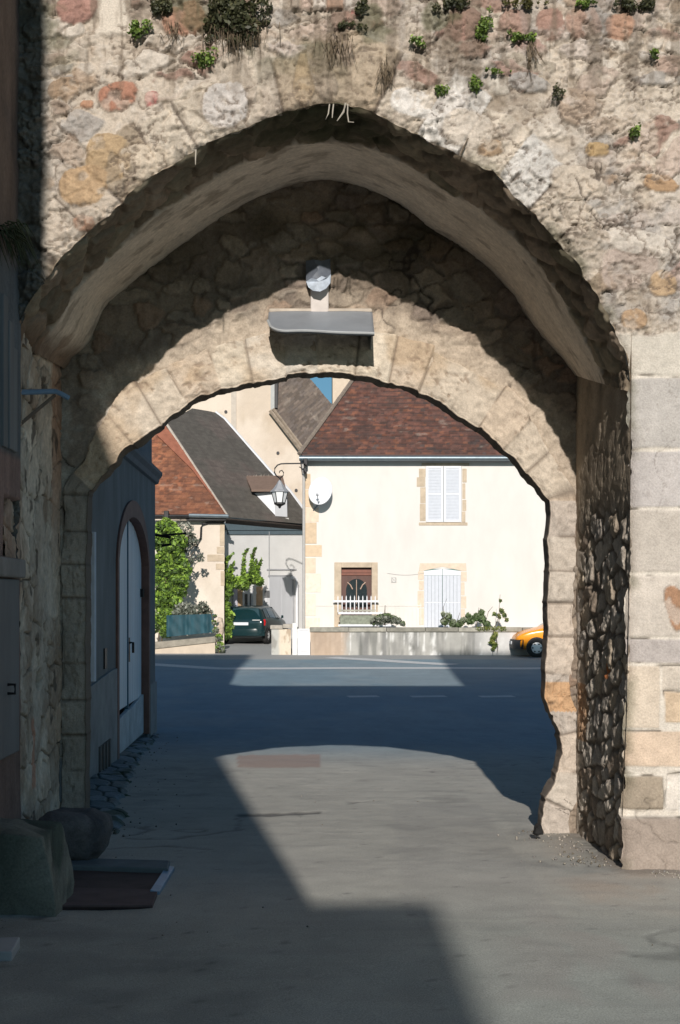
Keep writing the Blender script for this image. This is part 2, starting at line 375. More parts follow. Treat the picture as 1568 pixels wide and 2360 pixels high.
    # ashlar blocks of the right jamb
    blocks = [(1420, 1700, 762, 868, (.49, .45, .385)), (1440, 1880, 868, 1036, (.40, .375, .35)), (1440, 1640, 1036, 1172, (.41, .38, .365)), (1440, 1720, 1172, 1322, (.44, .395, .345)),
              (1440, 1660, 1322, 1470, (.47, .42, .365)), (1436, 1700, 1470, 1531, (.40, .36, .34)), (1436, 1524, 1531, 1682, (.51, .43, .34)), (1524, 1800, 1531, 1590, (.49, .43, .36)), (1530, 1720, 1592, 1668, (.53, .40, .27)), (1436, 1640, 1682, 1770, (.52, .40, .295)),
              (1425, 1532, 1784, 1868, (.33, .27, .20)), (1532, 1800, 1778, 1870, (.50, .46, .41)), (1420, 1760, 1878, 2100, (.35, .285, .235)),
              (1640, 1900, 1036, 1172, (.44, .40, .35)), (1720, 2000, 1172, 1322, (.40, .36, .32)), (1660, 1900, 1322, 1470, (.45, .38, .31)), (1700, 2000, 1470, 1592, (.42, .37, .32)), (1640, 1900, 1682, 1778, (.45, .38, .31))]
    az = sst(755, 775, py + 30 * (n2 - .5)) * (px > 1300)
    mort = np.array((.52, .475, .41)) * (.84 + .32 * n3)[..., None]
    c = mix(c, mort, az); h = h * (1 - az) + az * (.014 * (n2 - .5) + .008 * (n3 - .5))
    wob = 7 * (fbm(X * 5, Z * 5, 3, 44) - .5)
    for x0, x1, y0, y1, col in blocks:
        dd = np.minimum(np.minimum(px - x0, x1 - px), np.minimum(py - y0, y1 - py)) + wob
        a = sst(2.5, 6.5, dd)
        soft = np.array(col) * (.78 + .3 * n2 + .2 * (n3 - .5) + .14 * n1)[..., None]
        c = mix(c, soft, az * a * .95); h = h + az * a * .008
        if y0 == 1878: h = h + a * .085
        if y0 == 1784: h = h + a * .02
        if y0 == 1778: h = h - a * .035
        cr = az * sst(2.6, .6, abs(dd - 3)) * sst(.55, .66, fbm(X * 4 + y0, Z * 4, 3, 45))
        c = mix(c, (.09, .075, .06), .8 * cr); h = h - .018 * cr
    stone(1556, 1402, 21, 52, (.40, .185, .075), .95, .02)
    # thin cracks and dark pits, green tinge near the arris
    ck = abs(fbm(X * 1.9, Z * 1.9, 4, 61) - .5)
    ckm = sst(.007, .002, ck) * sst(.54, .62, fbm(X * 1.1 + 5, Z * 1.1, 2, 62)) * (1 - .6 * az)
    c = mix(c, (.10, .08, .065), .8 * ckm); h = h - .02 * ckm
    pit = sst(.64, .72, fbm(X * 30, Z * 34, 3, 71)) * sst(.42, .58, n2) * (1 - .8 * az)
    pit = np.maximum(pit * .8, sst(.035, .008, abs(fbm(X * 5, Z * 7.5, 5, 72) - .5)) * sst(.46, .60, fbm(X * 3, Z * 3, 3, 73)) * (1 - .9 * az))
    c = mix(c, (.17, .13, .10), .7 * pit); h = h - .018 * pit
    c = mix(c, (.17, .17, .10), .5 * sst(.10, .0, d) * sst(.45, .65, n2) * (px > 850))
    c = mix(c, (.12, .13, .06), .55 * sst(.64, .72, fbm(X * 2.3, Z * 3, 4, 81)) * sst(230, 60, py))
    # left house's shadow painted down the left edge, bluish at the lower shoulder
    c = mix(c, (.22, .24, .26), .7 * sst(120, 60, px) * sst(560, 640, py))
    c = mix(c, np.array((.14, .14, .125)) * (.5 + n2)[..., None], .8 * sst(125, 95, px + 20 * (n2 - .5)))
    lum = c.mean(-1, keepdims=True); c = (c * .90 + .10 * lum * np.array((1.02, 1.0, .97))) * np.clip(lum / .37, .3, 1.6) ** .40 * .93
    h = h - .055 * np.exp(-d / .03)
    keep = ~inside
    qc = (inside[:-1, :-1].astype(int) + inside[1:, :-1] + inside[1:, 1:] + inside[:-1, 1:]) <= 2
    touch = np.zeros(X.shape, bool)
    for sl in [(slice(None, -1), slice(None, -1)), (slice(1, None), slice(None, -1)), (slice(1, None), slice(1, None)), (slice(None, -1), slice(1, None))]:
        touch[sl] |= ~qc
    d2, fx, fz, _ = nearest(X[touch], Z[touch], fc)
    Xs, Zs = X.copy(), Z.copy(); near = d2 < .03
    tx = Xs[touch]; tz = Zs[touch]; tx[near] = fx[near]; tz[near] = fz[near]; Xs[touch] = tx; Zs[touch] = tz
    V = np.stack([Xs, YF - h, Zs], -1).reshape(-1, 3)
    v, f, cc = compact(V, gridfaces(*X.shape, keep=qc), c.reshape(-1, 3))
    npmesh('front_wall', v, f, M['stone'], gate, cc)
front_face()

# ---- vault: front curve swept to the rear curve
back_px = [(150, 850), (165, 830), (190, 806), (201, 788), (236, 704), (312, 640), (402, 570), (472, 520), (568, 462), (653, 426), (714, 411), (748, 408), (780, 411), (855, 432), (931, 470), (986, 518), (1056, 558), (1132, 613), (1197, 689), (1222, 734), (1262, 782), (1297, 818), (1328, 860)]
bc = smoothline(resample([w2(*p) for p in back_px], step=.02), 14)
def arclen_split(c, n):
    k = int(np.argmax(c[:, 1])); return np.concatenate([resample(c[:k + 1], n=n), resample(c[k:], n=n)[1:]])
def vault():
    i0 = np.argmax((fc[:, 1] > w1(0, 790)[1])); i1 = len(fc) - np.argmax((fc[::-1, 1] > w1(0, 905)[1]))
    A = arclen_split(smoothline(fc[i0:i1], 2), 260); As = arclen_split(smoothline(fc_s[i0:i1], 10), 260); B = arclen_split(bc, 260)
    nv = 130; n = len(A)
    v = np.linspace(0, 1, nv); T, V = np.meshgrid(np.arange(n) / n, v, indexing='ij')
    wv = sst(0, .12, V)
    Q = (A[:, None] * (1 - wv[..., None]) + As[:, None] * wv[..., None]) * (1 - V[..., None]) + B[:, None] * V[..., None]
    g = np.gradient(Q, axis=0); N = np.stack([g[..., 1], -g[..., 0]], -1); N /= np.linalg.norm(N, axis=-1)[..., None] + 1e-9
    s = T * 8; y = V * 2.0
    n1 = fbm(s * 1.2, y * 1.2, 4, 101); n2 = fbm(s * 5, y * 5, 4, 102); n3 = fbm(s * 20, y * 20, 3, 103); st = fbm(s * 2.2, y * 22, 4, 104)
    edge = .40 + .14 * (n1 - .5) + .06 * (n2 - .5)
    pl = sst(edge - .012, edge + .02, V)
    i1_, i2_, e, _, _ = voro(s / .34 + n2 * .3, y / .30, 31, .7)
    ring = pal([(.25, .20, .145), (.30, .24, .18), (.20, .165, .12), (.27, .23, .165)], i1_) * (.55 + .9 * n2)[..., None]
    ring = mix(ring, (.045, .050, .025), .85 * sst(.45, .62, n1) * sst(.25, .5, T) * sst(.95, .7, T))
    plc = mix((.76, .675, .565), (.64, .555, .455), .7 * sst(.42, .72, st)) * (.82 + .36 * n2)[..., None]
    plc = mix(plc, (.26, .21, .16), .55 * sst(.60, .74, fbm(s * 3, y * 7, 4, 105)))
    plc = mix(plc, (.25, .20, .15), .7 * sst(.95, 1.0, V))
    c = mix(ring, plc, pl)
    low = sst(.06, .01, T + .04 * (n1 - .5)); c = mix(c, np.array((.16, .10, .065)) * (.5 + n2)[..., None], .8 * low)
    hh = (1 - pl) * (.07 * sst(.05, .3, e) * .5 + .05 * (n2 - .5) + .02 * (n3 - .5) - .02) + pl * (.02 + .012 * (n1 - .5) + .008 * (st - .5) + .004 * (n3 - .5))
    hh *= sst(0, .02, V); hh -= .05 * low * (n2)
    Q = Q + N * hh[..., None] * -1 * -1
    Y = YF + .0 + (YB + .03 - YF) * V
    P3 = np.stack([Q[..., 0], Y, Q[..., 1]], -1)
    npmesh('vault', P3, gridfaces(n, nv), M['plaster'], gate, c)
vault()

# ---- side walls of the passage
def side_walls():
    # right: exposed rubble core
    ys = np.linspace(YF - .01, YB + .02, 230); zs = np.arange(-.25, 3.98, .0095)
    Y, Z = np.meshgrid(ys, zs, indexing='ij'); u = Y - YF
    fx = np.interp(Z, [-.25, .3, .65, 1.0, 1.5, 2.1, 3.4, 3.6], [w1(1437, 0)[0], w1(1434, 0)[0], w1(1438, 0)[0], w1(1444, 0)[0], w1(1447, 0)[0], w1(1451, 0)[0], w1(1455, 0)[0], w1(1455, 0)[0]])
    X0 = fx + (w2(1328, 0)[0] - fx) * (u / (YB - YF))
    n2 = fbm(u * 5, Z * 5, 4, 202); n3 = fbm(u * 18, Z * 18, 4, 203); n1 = fbm(u * 1.6, Z * 1.6, 3, 201)
    i1, i2, e, lu, lv = voro((u + .10 * (n2 - .5)) / .30, (Z + .16 * (n2 - .5) + .22 * u) / .17, 211, .95)
    sm = sst(.05, .26, e + .12 * (n3 - .5))
    dome = sm * (.35 + .9 * i2)
    smoothz = sst(2.35, 2.75, Z + .25 * (n1 - .5))
    hh = (.024 * dome + .045 * (n2 - .5) + .032 * (n3 - .5)) * (1 - .75 * smoothz) - .035 * (1 - smoothz)
    frontfade = sst(0, .05, u) * sst(1.95, 1.78, u); hh = hh * frontfade
    sc = pal([(.44, .39, .33), (.36, .32, .27), (.50, .45, .385), (.32, .26, .205), (.45, .38, .295), (.39, .355, .315)], i1) * (.55 + .7 * n3)[..., None]
    c = mix((.17, .14, .11), sc, sm)
    c = mix(c, np.array((.30, .25, .19)) * (.55 + .9 * n2)[..., None], smoothz)
    c = mix(c, (.45, .16, .05), .9 * ((abs(u - .75) < .05) & (abs(Z - w1(0, 1560)[1]) < .055)))
    c = mix(c, np.array((.40, .26, .16)) * (.7 + .5 * n3)[..., None], sst(.02, .06, .22 - abs(u - 1.72) + .05 * (n2 - .5)) * (abs(Z - .95) < .24) * .9)
    X = X0 - np.clip(hh, -.12, .035)
    npmesh('passage_wall', np.stack([X, Y, Z], -1), gridfaces(*Y.shape)[:, ::-1], M['rubble'], gate, c)
    # left: patched lime plaster over stone
    zs = np.arange(-.25, 3.9, .0115); ys = np.linspace(YF - .3, YB + .02, 190)
    Y, Z = np.meshgrid(ys, zs, indexing='ij'); u = Y - YF
    px = CX + (-2.17) * F / Y; py = CY - (Z - H) * F / Y
    n1 = fbm(u * 1.5, Z * 1.5, 4, 221); n2 = fbm(u * 5, Z * 5, 4, 222); n3 = fbm(u * 18, Z * 18, 3, 223); st = fbm(u * 13, Z * 1.3, 4, 224)
    i1, i2, e, _, _ = voro((u + .08 * (n2 - .5)) / .55, (Z + .05 * (n2 - .5)) / .34, 231, .45)
    c = mix((.33, .32, .295), (.21, .18, .15), sst(.42, .66, n1)); c = mix(c, (.36, .33, .29), sst(.5, .7, st) * .4); c = c * (.75 + .5 * i1)[..., None]
    jm = sst(.06, .015, e + .06 * (n2 - .5)) * sst(.4, .52, n1 + .2 * (i1 - .5)); c = mix(c, (.06, .05, .04), .85 * jm)
    c = mix(c, (.26, .14, .10), .8 * sst(.02, .05, .11 - abs(u - .72)) * sst(.02, .05, .30 - abs(Z - .72)))
    c = mix(c, (.22, .135, .095), .65 * sst(.02, .12, .28 - abs(u - 1.75 + .1 * (n2 - .5))) * sst(1.9, 3.0, Z))
    c = mix(c, (.18, .11, .085), .6 * sst(.25, .05, u) * sst(.2, .6, n2))
    c = mix(c, (.05, .045, .04), .85 * sst(.62, .70, fbm(u * 7, Z * 5, 3, 226)) * sst(.45, .6, n2))
    ck = sst(.012, .003, abs(fbm(u * 2.1, Z * 2.1, 4, 227) - .5)); c = mix(c, (.08, .065, .05), .55 * ck)
    c = c * np.array((1.06, 1.0, .92)) * (1.25 + .9 * n3)[..., None]
    hh = .045 * (n2 - .5) + .05 * (n1 - .5) + .016 * (n3 - .5) - .035 * jm - .03 * ck
    hole = sst(.10, .05, np.hypot((u - 1.0) * 1.0, (Z - w1(0, 1585)[1]))); hh = hh - .09 * hole; c = mix(c, (.05, .04, .03), .6 * hole)
    X = np.interp(u, [-.3, 0, 1.95], [-2.17, -2.165, -2.19]) + hh
    npmesh('passage_wall', np.stack([X, Y, Z], -1), gridfaces(*Y.shape), M['plaster'], gate, c)
side_walls()

# ---- rear wall with its round arch
intr_px = [(197, 2000), (199, 1500), (203, 1132), (226, 1109), (283, 1047), (362, 979), (443, 931), (500, 905), (560, 886), (640, 871), (700, 867.5), (750, 866), (800, 869), (852, 875), (904, 885), (968, 909), (1010, 928), (1066, 960), (1115, 992), (1172, 1043), (1217, 1092), (1267, 1148),
           (1266, 1260), (1264, 1330), (1262, 1505), (1254, 1564), (1254, 1610), (1268, 1651), (1289, 1692), (1293, 1712), (1289, 1762), (1288, 1803), (1271, 1824), (1256, 1856), (1252, 1900), (1255, 2000)]
ic = resample([w2(*p) for p in intr_px], step=.014)
_t = np.arange(len(ic)) * .014
_n = np.gradient(ic, axis=0); _n = np.stack([-_n[:, 1], _n[:, 0]], 1); _n /= np.linalg.norm(_n, axis=1)[:, None] + 1e-9
iz_spring = np.argmax(ic[:, 1] > w2(0, 1140)[1]); iz_end = len(ic) - np.argmax(ic[::-1, 1] > w2(0, 1150)[1])
def rear():
    st = .0115
    xs = np.arange(-2.3, 2.3, st); zs = np.arange(-.3, 5.75, st)
    X, Z = np.meshgrid(xs, zs, indexing='ij'); px, py = CX + X * S2, CY - (Z - H) * S2
    hole = [tuple(p) for p in (ic + _n * .10)]
    inside = inpoly(X, Z, hole)
    n1 = fbm(X * 1.1, Z * 1.1, 4, 301); n2 = fbm(X * 4.5, Z * 4.5, 4, 302); n3 = fbm(X * 18, Z * 18, 4, 303)
    i1, i2, e, lu, lv = voro((X + .26 * (n2 - .5) + .06 * (n3 - .5)) / .27, (Z + .2 * (fbm(X * 4, Z * 4, 4, 308) - .5)) / .15, 311, .95)
    sm = sst(.04, .22, e + .12 * (n3 - .5)) * sst(.25, .42, i2 + .5 * (n1 - .3))
    c = mix((.23, .19, .15), (.17, .14, .115), sst(.4, .6, n2))
    sc = pal([(.25, .20, .155), (.20, .16, .125), (.28, .235, .185), (.18, .145, .12), (.24, .17, .125), (.225, .195, .16)], i1) * (.6 + .8 * n3)[..., None]
    c = mix(c, sc, .8 * sm)
    jn = sst(.05, .0, abs(e - .06)) * sst(.45, .6, fbm(X * 5, Z * 5, 3, 309)); c = mix(c, (.08, .065, .05), .35 * jn)
    moss = sst(.40, .60, n1 + .25 * (n2 - .5)) * sst(640, 500, py) * sst(560, 800, px); c = mix(c, np.array((.035, .04, .017)) * (.4 + 1.2 * n3)[..., None], .9 * moss)
    c = mix(c, (.06, .05, .035), .7 * sst(.5, .68, fbm(X * 1.4, Z * 1.4, 3, 305)) * sst(760, 500, py))
    # sunlit band painted paler round the arch ring, render on the left pier
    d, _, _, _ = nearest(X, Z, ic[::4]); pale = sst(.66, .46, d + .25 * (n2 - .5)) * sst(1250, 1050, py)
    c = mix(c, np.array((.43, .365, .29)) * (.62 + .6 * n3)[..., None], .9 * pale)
    lp = sst(300, 215, px + 60 * (n2 - .5)) * sst(860, 960, py)
    c = mix(c, mix((.36, .34, .30), (.24, .205, .17), sst(.4, .62, n2)) * (.7 + .6 * n3)[..., None], lp)
    h = .036 * sm * (.3 + .8 * i2) * (1 - .75 * pale) + .07 * (n2 - .5) + .045 * (n3 - .5)
    h = h * (1 - .6 * lp)
    for x0, x1, y0, y1, col in [(135, 200, 1440, 1548, (.27, .24, .20)), (134, 200, 1550, 1665, (.29, .26, .22)), (134, 200, 1668, 1745, (.25, .235, .205)), (134, 200, 1748, 1850, (.14, .16, .17)), (150, 200, 1250, 1400, (.28, .26, .22))]:
        dd = np.minimum(np.minimum(px - x0, x1 - px), np.minimum(py - y0, y1 - py)) + 6 * (n2 - .5)
        a = sst(1, 4, dd); c = mix(c, np.array(col) * (.72 + .5 * n2)[..., None], a); h = h * (1 - a) + .05 * a + .02 * a * (n2 - .5)
    ck = sst(.011, .003, abs(fbm(X * 1.7, Z * 1.7, 4, 306) - .5)) * sst(.45, .6, n1); c = mix(c, (.045, .035, .03), .8 * ck); h = h - .02 * ck
    hide = sst(.215, .175, d); h = h * (1 - hide) - .06 * hide
    qc = (inside[:-1, :-1].astype(int) + inside[1:, :-1] + inside[1:, 1:] + inside[:-1, 1:]) == 0
    v, f, cc = compact(np.stack([X, YB - h, Z], -1).reshape(-1, 3), gridfaces(*X.shape, keep=qc), c.reshape(-1, 3))
    npmesh('rear_wall', v, f, M['rubble'], gate, cc)
    # arch ring with jambs: soffit, face and outer fold in one loft
    n = len(ic); s = _t
    wid = np.interp(np.arange(n), [0, iz_spring - 12, iz_spring + 14, iz_spring + 60, iz_end - 60, iz_end - 8, n - 1], [.20, .20, .20, .40, .39, .215, .215])
    blk = np.floor((s + .05 * vn(s * 5, s * 0, 9)) / .29); bi = _h(blk, blk * 0, blk * 0, 401); bj = _h(blk, blk * 0, blk * 0 + 5, 401)
    wid = wid + np.where((np.arange(n) > iz_spring + 20) & (np.arange(n) < iz_end - 50), .07 * (bj - .5), 0)
    # clip to the passage corners
    rows = []; V_ = []; C_ = []
    prof = [('s', a) for a in np.linspace(1, 0, 26)] + [('f', a) for a in np.linspace(0, 1, 40)[1:]] + [('o', a) for a in (.5, 1)]
    for kind, a in prof:
        if kind == 's': off = np.zeros(n); dep = .24 * a * np.ones(n)
        elif kind == 'f': off = wid * a; dep = -.035 * np.ones(n)
        else: off = wid + .004; dep = -.035 + .09 * a * np.ones(n)
        if kind == 's' and a == 0: dep = -.035 * np.ones(n) + .004
        x = ic[:, 0] + _n[:, 0] * off; z = ic[:, 1] + _n[:, 1] * off
        rr = s; qq = off + (dep if kind == 's' else 0) * -1
        m1 = fbm(x * 5 + dep, z * 5, 4, 402); m2 = fbm(x * 20, z * 20 + dep * 20, 4, 403); m4 = fbm(x * 2, z * 2, 3, 404)
        kf = ((s + .05 * vn(s * 5, s * 0, 9)) / .29) % 1; j = sst(.06, .012, np.minimum(kf, 1 - kf))
        j = j * sst(.34, .48, fbm(x * 3.0, z * 3.0, 2, 409))
        col = pal([(.51, .445, .365), (.54, .485, .41), (.47, .41, .335), (.52, .46, .375), (.46, .385, .305), (.52, .48, .42)], bi) * (.70 + .55 * m2)[..., None]
        col = mix(col, (.36, .26, .16), .5 * sst(.50, .66, m4 + .3 * (m1 - .5))); m5 = fbm(x * 42, z * 42 + dep * 30, 3, 405); col = col * (.86 + .30 * m5)[..., None]; pt = sst(.60, .70, fbm(x * 24, z * 24, 3, 406)) * sst(.45, .6, m1); col = mix(col, (.20, .15, .11), .65 * pt)
        zz = z
        jam = (np.arange(n) > iz_end)
        col = mix(col, pal([(.43, .39, .34), (.46, .40, .34), (.40, .36, .32)], bi) * (.72 + .5 * m2)[..., None], jam * .85)
        col = mix(col, np.array((.45, .285, .16)) * (.8 + .4 * m2)[..., None], jam * ((zz > w2(0, 1640)[1]) & (zz < w2(0, 1570)[1])) * .95)
        lef = (np.arange(n) < iz_spring + 4); col = mix(col, np.array((.30, .275, .24)) * (.6 + .8 * m1)[..., None], lef * .9)
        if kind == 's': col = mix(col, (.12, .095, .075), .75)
        col = mix(col, (.11, .085, .065), .7 * j)
        hx = .05 * (m1 - .5) + .04 * (m2 - .5) + .03 * (bj - .5) - .022 * j - .015 * pt
        rag = (.10 * (m1 - .5) + .030 * (bi - .5) - .010 * j * bj) * (1 if kind != 'o' else .6) + (.03 * (fbm(x * 9, z * 9, 3, 410) - .5))
        amp_ = np.where(jam & (z > .9), .35, np.where(lef, .35, .8))
        if kind == 's': x = x + _n[:, 0] * rag * amp_; z = z + _n[:, 1] * rag * amp_; hx = hx * (1 - a)
        if kind == 'f':
            rg = rag * amp_ * (1 - a); x = x + _n[:, 0] * rg; z = z + _n[:, 1] * rg
            hx = hx - .03 * np.exp(-off / .02)
            if a > .9: x = x + _n[:, 0] * (.05 * (m1 - .5)); z = z + _n[:, 1] * (.05 * (m1 - .5))
        if kind == 'o': x = x + _n[:, 0] * (.05 * (m1 - .5)); z = z + _n[:, 1] * (.05 * (m1 - .5))
        x = np.clip(x, -2.25, 2.185 + .0 * x)
        V_.append(np.stack([x, YB + dep - hx, z], -1)); C_.append(col)
    V_ = np.stack(V_, 0); C_ = np.stack(C_, 0)
    npmesh('arch_ring', V_, gridfaces(V_.shape[0], V_.shape[1])[:, ::-1], M['stone'], gate, C_)
rear()

# ---- masonry above and beside the picture: the gatehouse that throws the long shadow over the square
b = MB()
b.box((-3.55, YF + .3, 6.40), (3.16, YB + .9, 9.35)); b.box((-3.55, YF + .005, 6.40), (3.16, YF + .31, 9.2))
b.box((-2.5, YF + .35, 5.75), (2.6, YB + .25, 6.43))
b.build('upper_wall', plain('rubble_upper', (.36, .30, .24), .95, amt=.3, scale=5, bump=.2), gate)
b = MB()
b.box((3.15, YF + .01, -.3), (9.0, YF + 3.5, 14.6)); b.box((2.30, YF + .25, -.3), (3.16, YB + .2, 6.42))
b.build('flank_tower', plain('rubble_flank', (.38, .32, .26), .95, amt=.3, scale=5, bump=.2), gate)
b = MB()
b.box((-9.0, YF + .2, -.3), (-3.5, YF + 3.5, 14.6)); b.box((-3.52, YF + .25, -.3), (-2.33, YB + .2, 6.42))
b.build('flank_tower', plain('rubble_flank_west', (.36, .31, .25), .95, amt=.3, scale=5, bump=.2), gate)

# ---- hanging roots at the crown of the arch
for k, (pts, lab) in enumerate([([(760, 240), (757, 262), (751, 276)], 'short pale root hanging leftmost from the crown of the front arch'), ([(769, 240), (767, 258), (766, 272)], 'short straight pale root hanging at the very crown of the front arch'),
                 ([(797, 238), (792, 258), (777, 279)], 'thick pale root slanting left under the crown of the front arch'), ([(802, 240), (801, 262), (804, 281), (816, 282)], 'thin pale root with a hooked end, rightmost below the arch crown'),
                 ([(452, 345), (451, 365), (451, 380)], 'single thin pale root hanging from the left flank of the front arch'), ([(1062, 357), (1070, 338), (1080, 318)], 'thin dark twig sticking up from the right flank of the front arch')]):
    b = MB(); b.tube([P(x, y, YF - .03 - .01 * i) for i, (x, y) in enumerate(pts)], [.008 if k == 2 else .005] * (len(pts) - 1) + [.003], 6)
    o = b.build('hanging_root', M['root'] if k < 5 else M['bark'], None, True); tag(o, lab, 'root', 'roots and twigs hanging from the front arch')
# ---- fittings on the rear wall
can = thing('metal_canopy', 'grey zinc canopy with a rounded left corner above the lower arch', 'canopy', P(738, 760, YB))
def canopy():
    # sheet sloping down and outwards from the wall, rounded at its left front corner
    top = H - (722 - CY) / S2; x0 = (615 - CX) / S2 + .02; x1 = (858 - CX) / S2
    pts = []
    prj, drop = .44, .255
    def pt(u, v):   # u across 0..1, v outwards 0..1
        return (x0 + (x1 - x0) * u, YB - .06 - prj * v, top - drop * v + .012 * math.sin(u * 3.1) - .02 * u * v)
    nu, nv = 36, 14; vs = []; fs = []
    for i in range(nu + 1):
        for j in range(nv + 1):
            u = i / nu; vm = 1.0
            if u < .20: vm = .45 + .55 * math.sqrt(max(0, 1 - ((.20 - u) / .20) ** 2))
            x, y, z = pt(u, j / nv * vm); vs.append((x, y, z + .004 * math.sin(9 * u + 5 * j / nv)))
    for i in range(nu):
        for j in range(nv): a = i * (nv + 1) + j; fs.append((a, a + 1, a + nv + 2, a + nv + 1))
    b = MB(); b.add(vs, fs); o = b.build('sheet', M['zinc'], can, True)
    s = o.modifiers.new('thick', 'SOLIDIFY'); s.thickness = .018
    rim = [vs[i * (nv + 1) + nv] for i in range(nu + 1)]
    b = MB(); b.tube([(p[0], p[1] - .004, p[2] + .003) for p in rim], .011, 6); b.build('folded_edge', M['white_slab'], can, True)
    b = MB()
    b.prism([(x1 - .01, YB + .03, top - .02), (x1 - .01, YB - .48, top - .285), (x1 - .01, YB + .03, top - .32)], (-.012, 0, 0))
    b.build('end_bracket', M['gutter'], can)
    b = MB(); b.box((x0, YB - .07, top - .01), (x1, YB + .05, top + .03)); b.build('flashing', plain('mortar_flashing', (.42, .37, .31), .95, amt=.2), can, bevel=.015)
canopy()
hood = thing('metal_hood', 'small curved grey metal hood with a whitened lower lip above the zinc canopy', 'hood', P(735, 640, YB))
def hoodf():
    cut = [(763, 632), (752, 640), (742, 636), (730, 644), (718, 641), (706, 649)]
    up = [(705, 601), (724, 598), (740, 601), (761, 597)] + cut
    lo = [(706, 649), (718, 641), (730, 644), (742, 636), (752, 640), (763, 632), (762, 652), (752, 665), (738, 672), (722, 670), (711, 662)]
    def solid(o, pts, front):
        n = len(pts); f = [P(x, y, YB - front - .10 * math.sin(math.pi * min(1, max(0, (x - 703) / 62))) ** .7) for x, y in pts]; bk = [P(x, y, YB + .02) for x, y in pts]
        c = sum(f, Vector()) / n + Vector((0, -.035, 0)); o.add(f + bk + [c], [(2 * n, i, (i + 1) % n) for i in range(n)] + [(i, i + n, (i + 1) % n + n, (i + 1) % n) for i in range(n)])
    b = MB(); solid(b, up, .07); b.build('slate', plain('dark_slate_sheet', (.10, .115, .14), .6, amt=.35, scale=9), hood, True)
    b = MB(); solid(b, lo, .10); b.build('lip', plain('whitened_lip', (.40, .46, .54), .6, amt=.3, scale=14), hood, True)
    b = MB(); b.pbox(716, 652, 758, 724, YB - .075, .12); b.build('plaster_tab', plain('whitish_plaster', (.50, .46, .43), .95, amt=.15), hood, bevel=.012)
hoodf()

# ================================================================== LEFT TOWN HOUSE (a wall along the lane, seen edge on)
XL = -2.125
th = thing('town_house', 'dim plastered house wall at the left edge with a grey metal door', 'house', (XL, 7, 0))
def townhouse():
    ys = np.concatenate([np.linspace(4, 8.8, 60), np.arange(8.82, YF + .06, .012)]); zs = np.arange(-.2, 10.2, .02)
    Y, Z = np.meshgrid(ys, zs, indexing='ij'); py = CY - (Z - H) * F / 9.6
    n1 = fbm(Y * 1.4, Z * 1.4, 4, 501); n2 = fbm(Y * 6, Z * 4, 4, 502); st = fbm(Y * 16, Z * .7, 4, 503)
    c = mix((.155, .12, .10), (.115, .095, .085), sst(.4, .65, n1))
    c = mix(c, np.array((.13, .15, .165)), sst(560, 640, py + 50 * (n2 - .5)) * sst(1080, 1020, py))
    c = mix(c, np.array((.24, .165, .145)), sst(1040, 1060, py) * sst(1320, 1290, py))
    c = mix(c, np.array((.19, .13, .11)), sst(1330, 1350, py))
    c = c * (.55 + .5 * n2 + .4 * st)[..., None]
    hh = .02 * (n1 - .5) + .016 * (n2 - .5)
    dr = (Y > 9.35) * (py > 1150) * (py < 1280); hh = hh - .07 * dr; c = mix(c, (.05, .032, .028), .85 * dr)
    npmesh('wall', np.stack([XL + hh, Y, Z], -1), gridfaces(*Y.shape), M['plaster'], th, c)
    b = MB(); b.box((-9, 4.0, -.2), (XL - .06, 9.84, 10.0)); b.build('masonry', plain('house_masonry', (.30, .25, .21), .95, amt=.2, scale=3), th)
    b = MB(); b.prism([(-9.4, 3.8, 9.9), (-1.95, 3.8, 9.9), (-5.6, 3.8, 12.2)], (0, 6.1, 0)); b.build('roof', plain('brown_tiles', (.16, .09, .065), .9, amt=.3, scale=10), th)
    z = lambda y: H - (y - CY) / F * 9.6
    b = MB(); b.box((XL - .02, 8.6, z(1735)), (XL + .035, 9.70, z(1335))); d = b.build('door', M['greydoor'], th, bevel=.012)
    b = MB(); b.tube([(XL + .03, 9.33, z(1572)), (XL + .085, 9.33, z(1572)), (XL + .085, 9.33, z(1592)), (XL + .03, 9.33, z(1592))], .011, 6); b.build('handle', M['black'], d, True)
    b = MB(); b.box((XL - .03, 8.5, z(1332)), (XL + .06, 9.80, z(1288))); b.build('lintel', plain('grey_lintel', (.23, .22, .21), .9, amt=.2), th, bevel=.015)
    for k in range(3):
        y0 = 9.27 + k * .15; b = MB(); b.box((XL - .02, y0, z(1040)), (XL + .022 + .008 * (k % 2), y0 + .13, z(700 + 50 * k))); b.build('board', plain('grey_blue_board_%d' % k, (.14 + .02 * k, .155 + .02 * k, .165 + .02 * k), .85, amt=.2, scale=4, streak=8), th, bevel=.006)
townhouse()
br = thing('wall_bracket', 'blue painted metal arm with a bent tip and a wooden strut on the left wall', 'bracket', P(100, 905, 10.2))
b = MB()
b.tube([(-2.2, 8.7, P(0, 903, 9.9).z), P(0, 905, 9.9), P(128, 902, 10.35), P(140, 907, 10.4), P(158, 917, 10.45)], .02, 8); b.build('arm', M['bluemetal'], br, True)
b = MB(); b.prism([P(0, 1010, 10.02), P(4, 1018, 10.02), P(128, 914, 10.36), P(124, 908, 10.36)], (.0, .05, .01)); b.build('strut', M['oldwood'], br, bevel=.004)

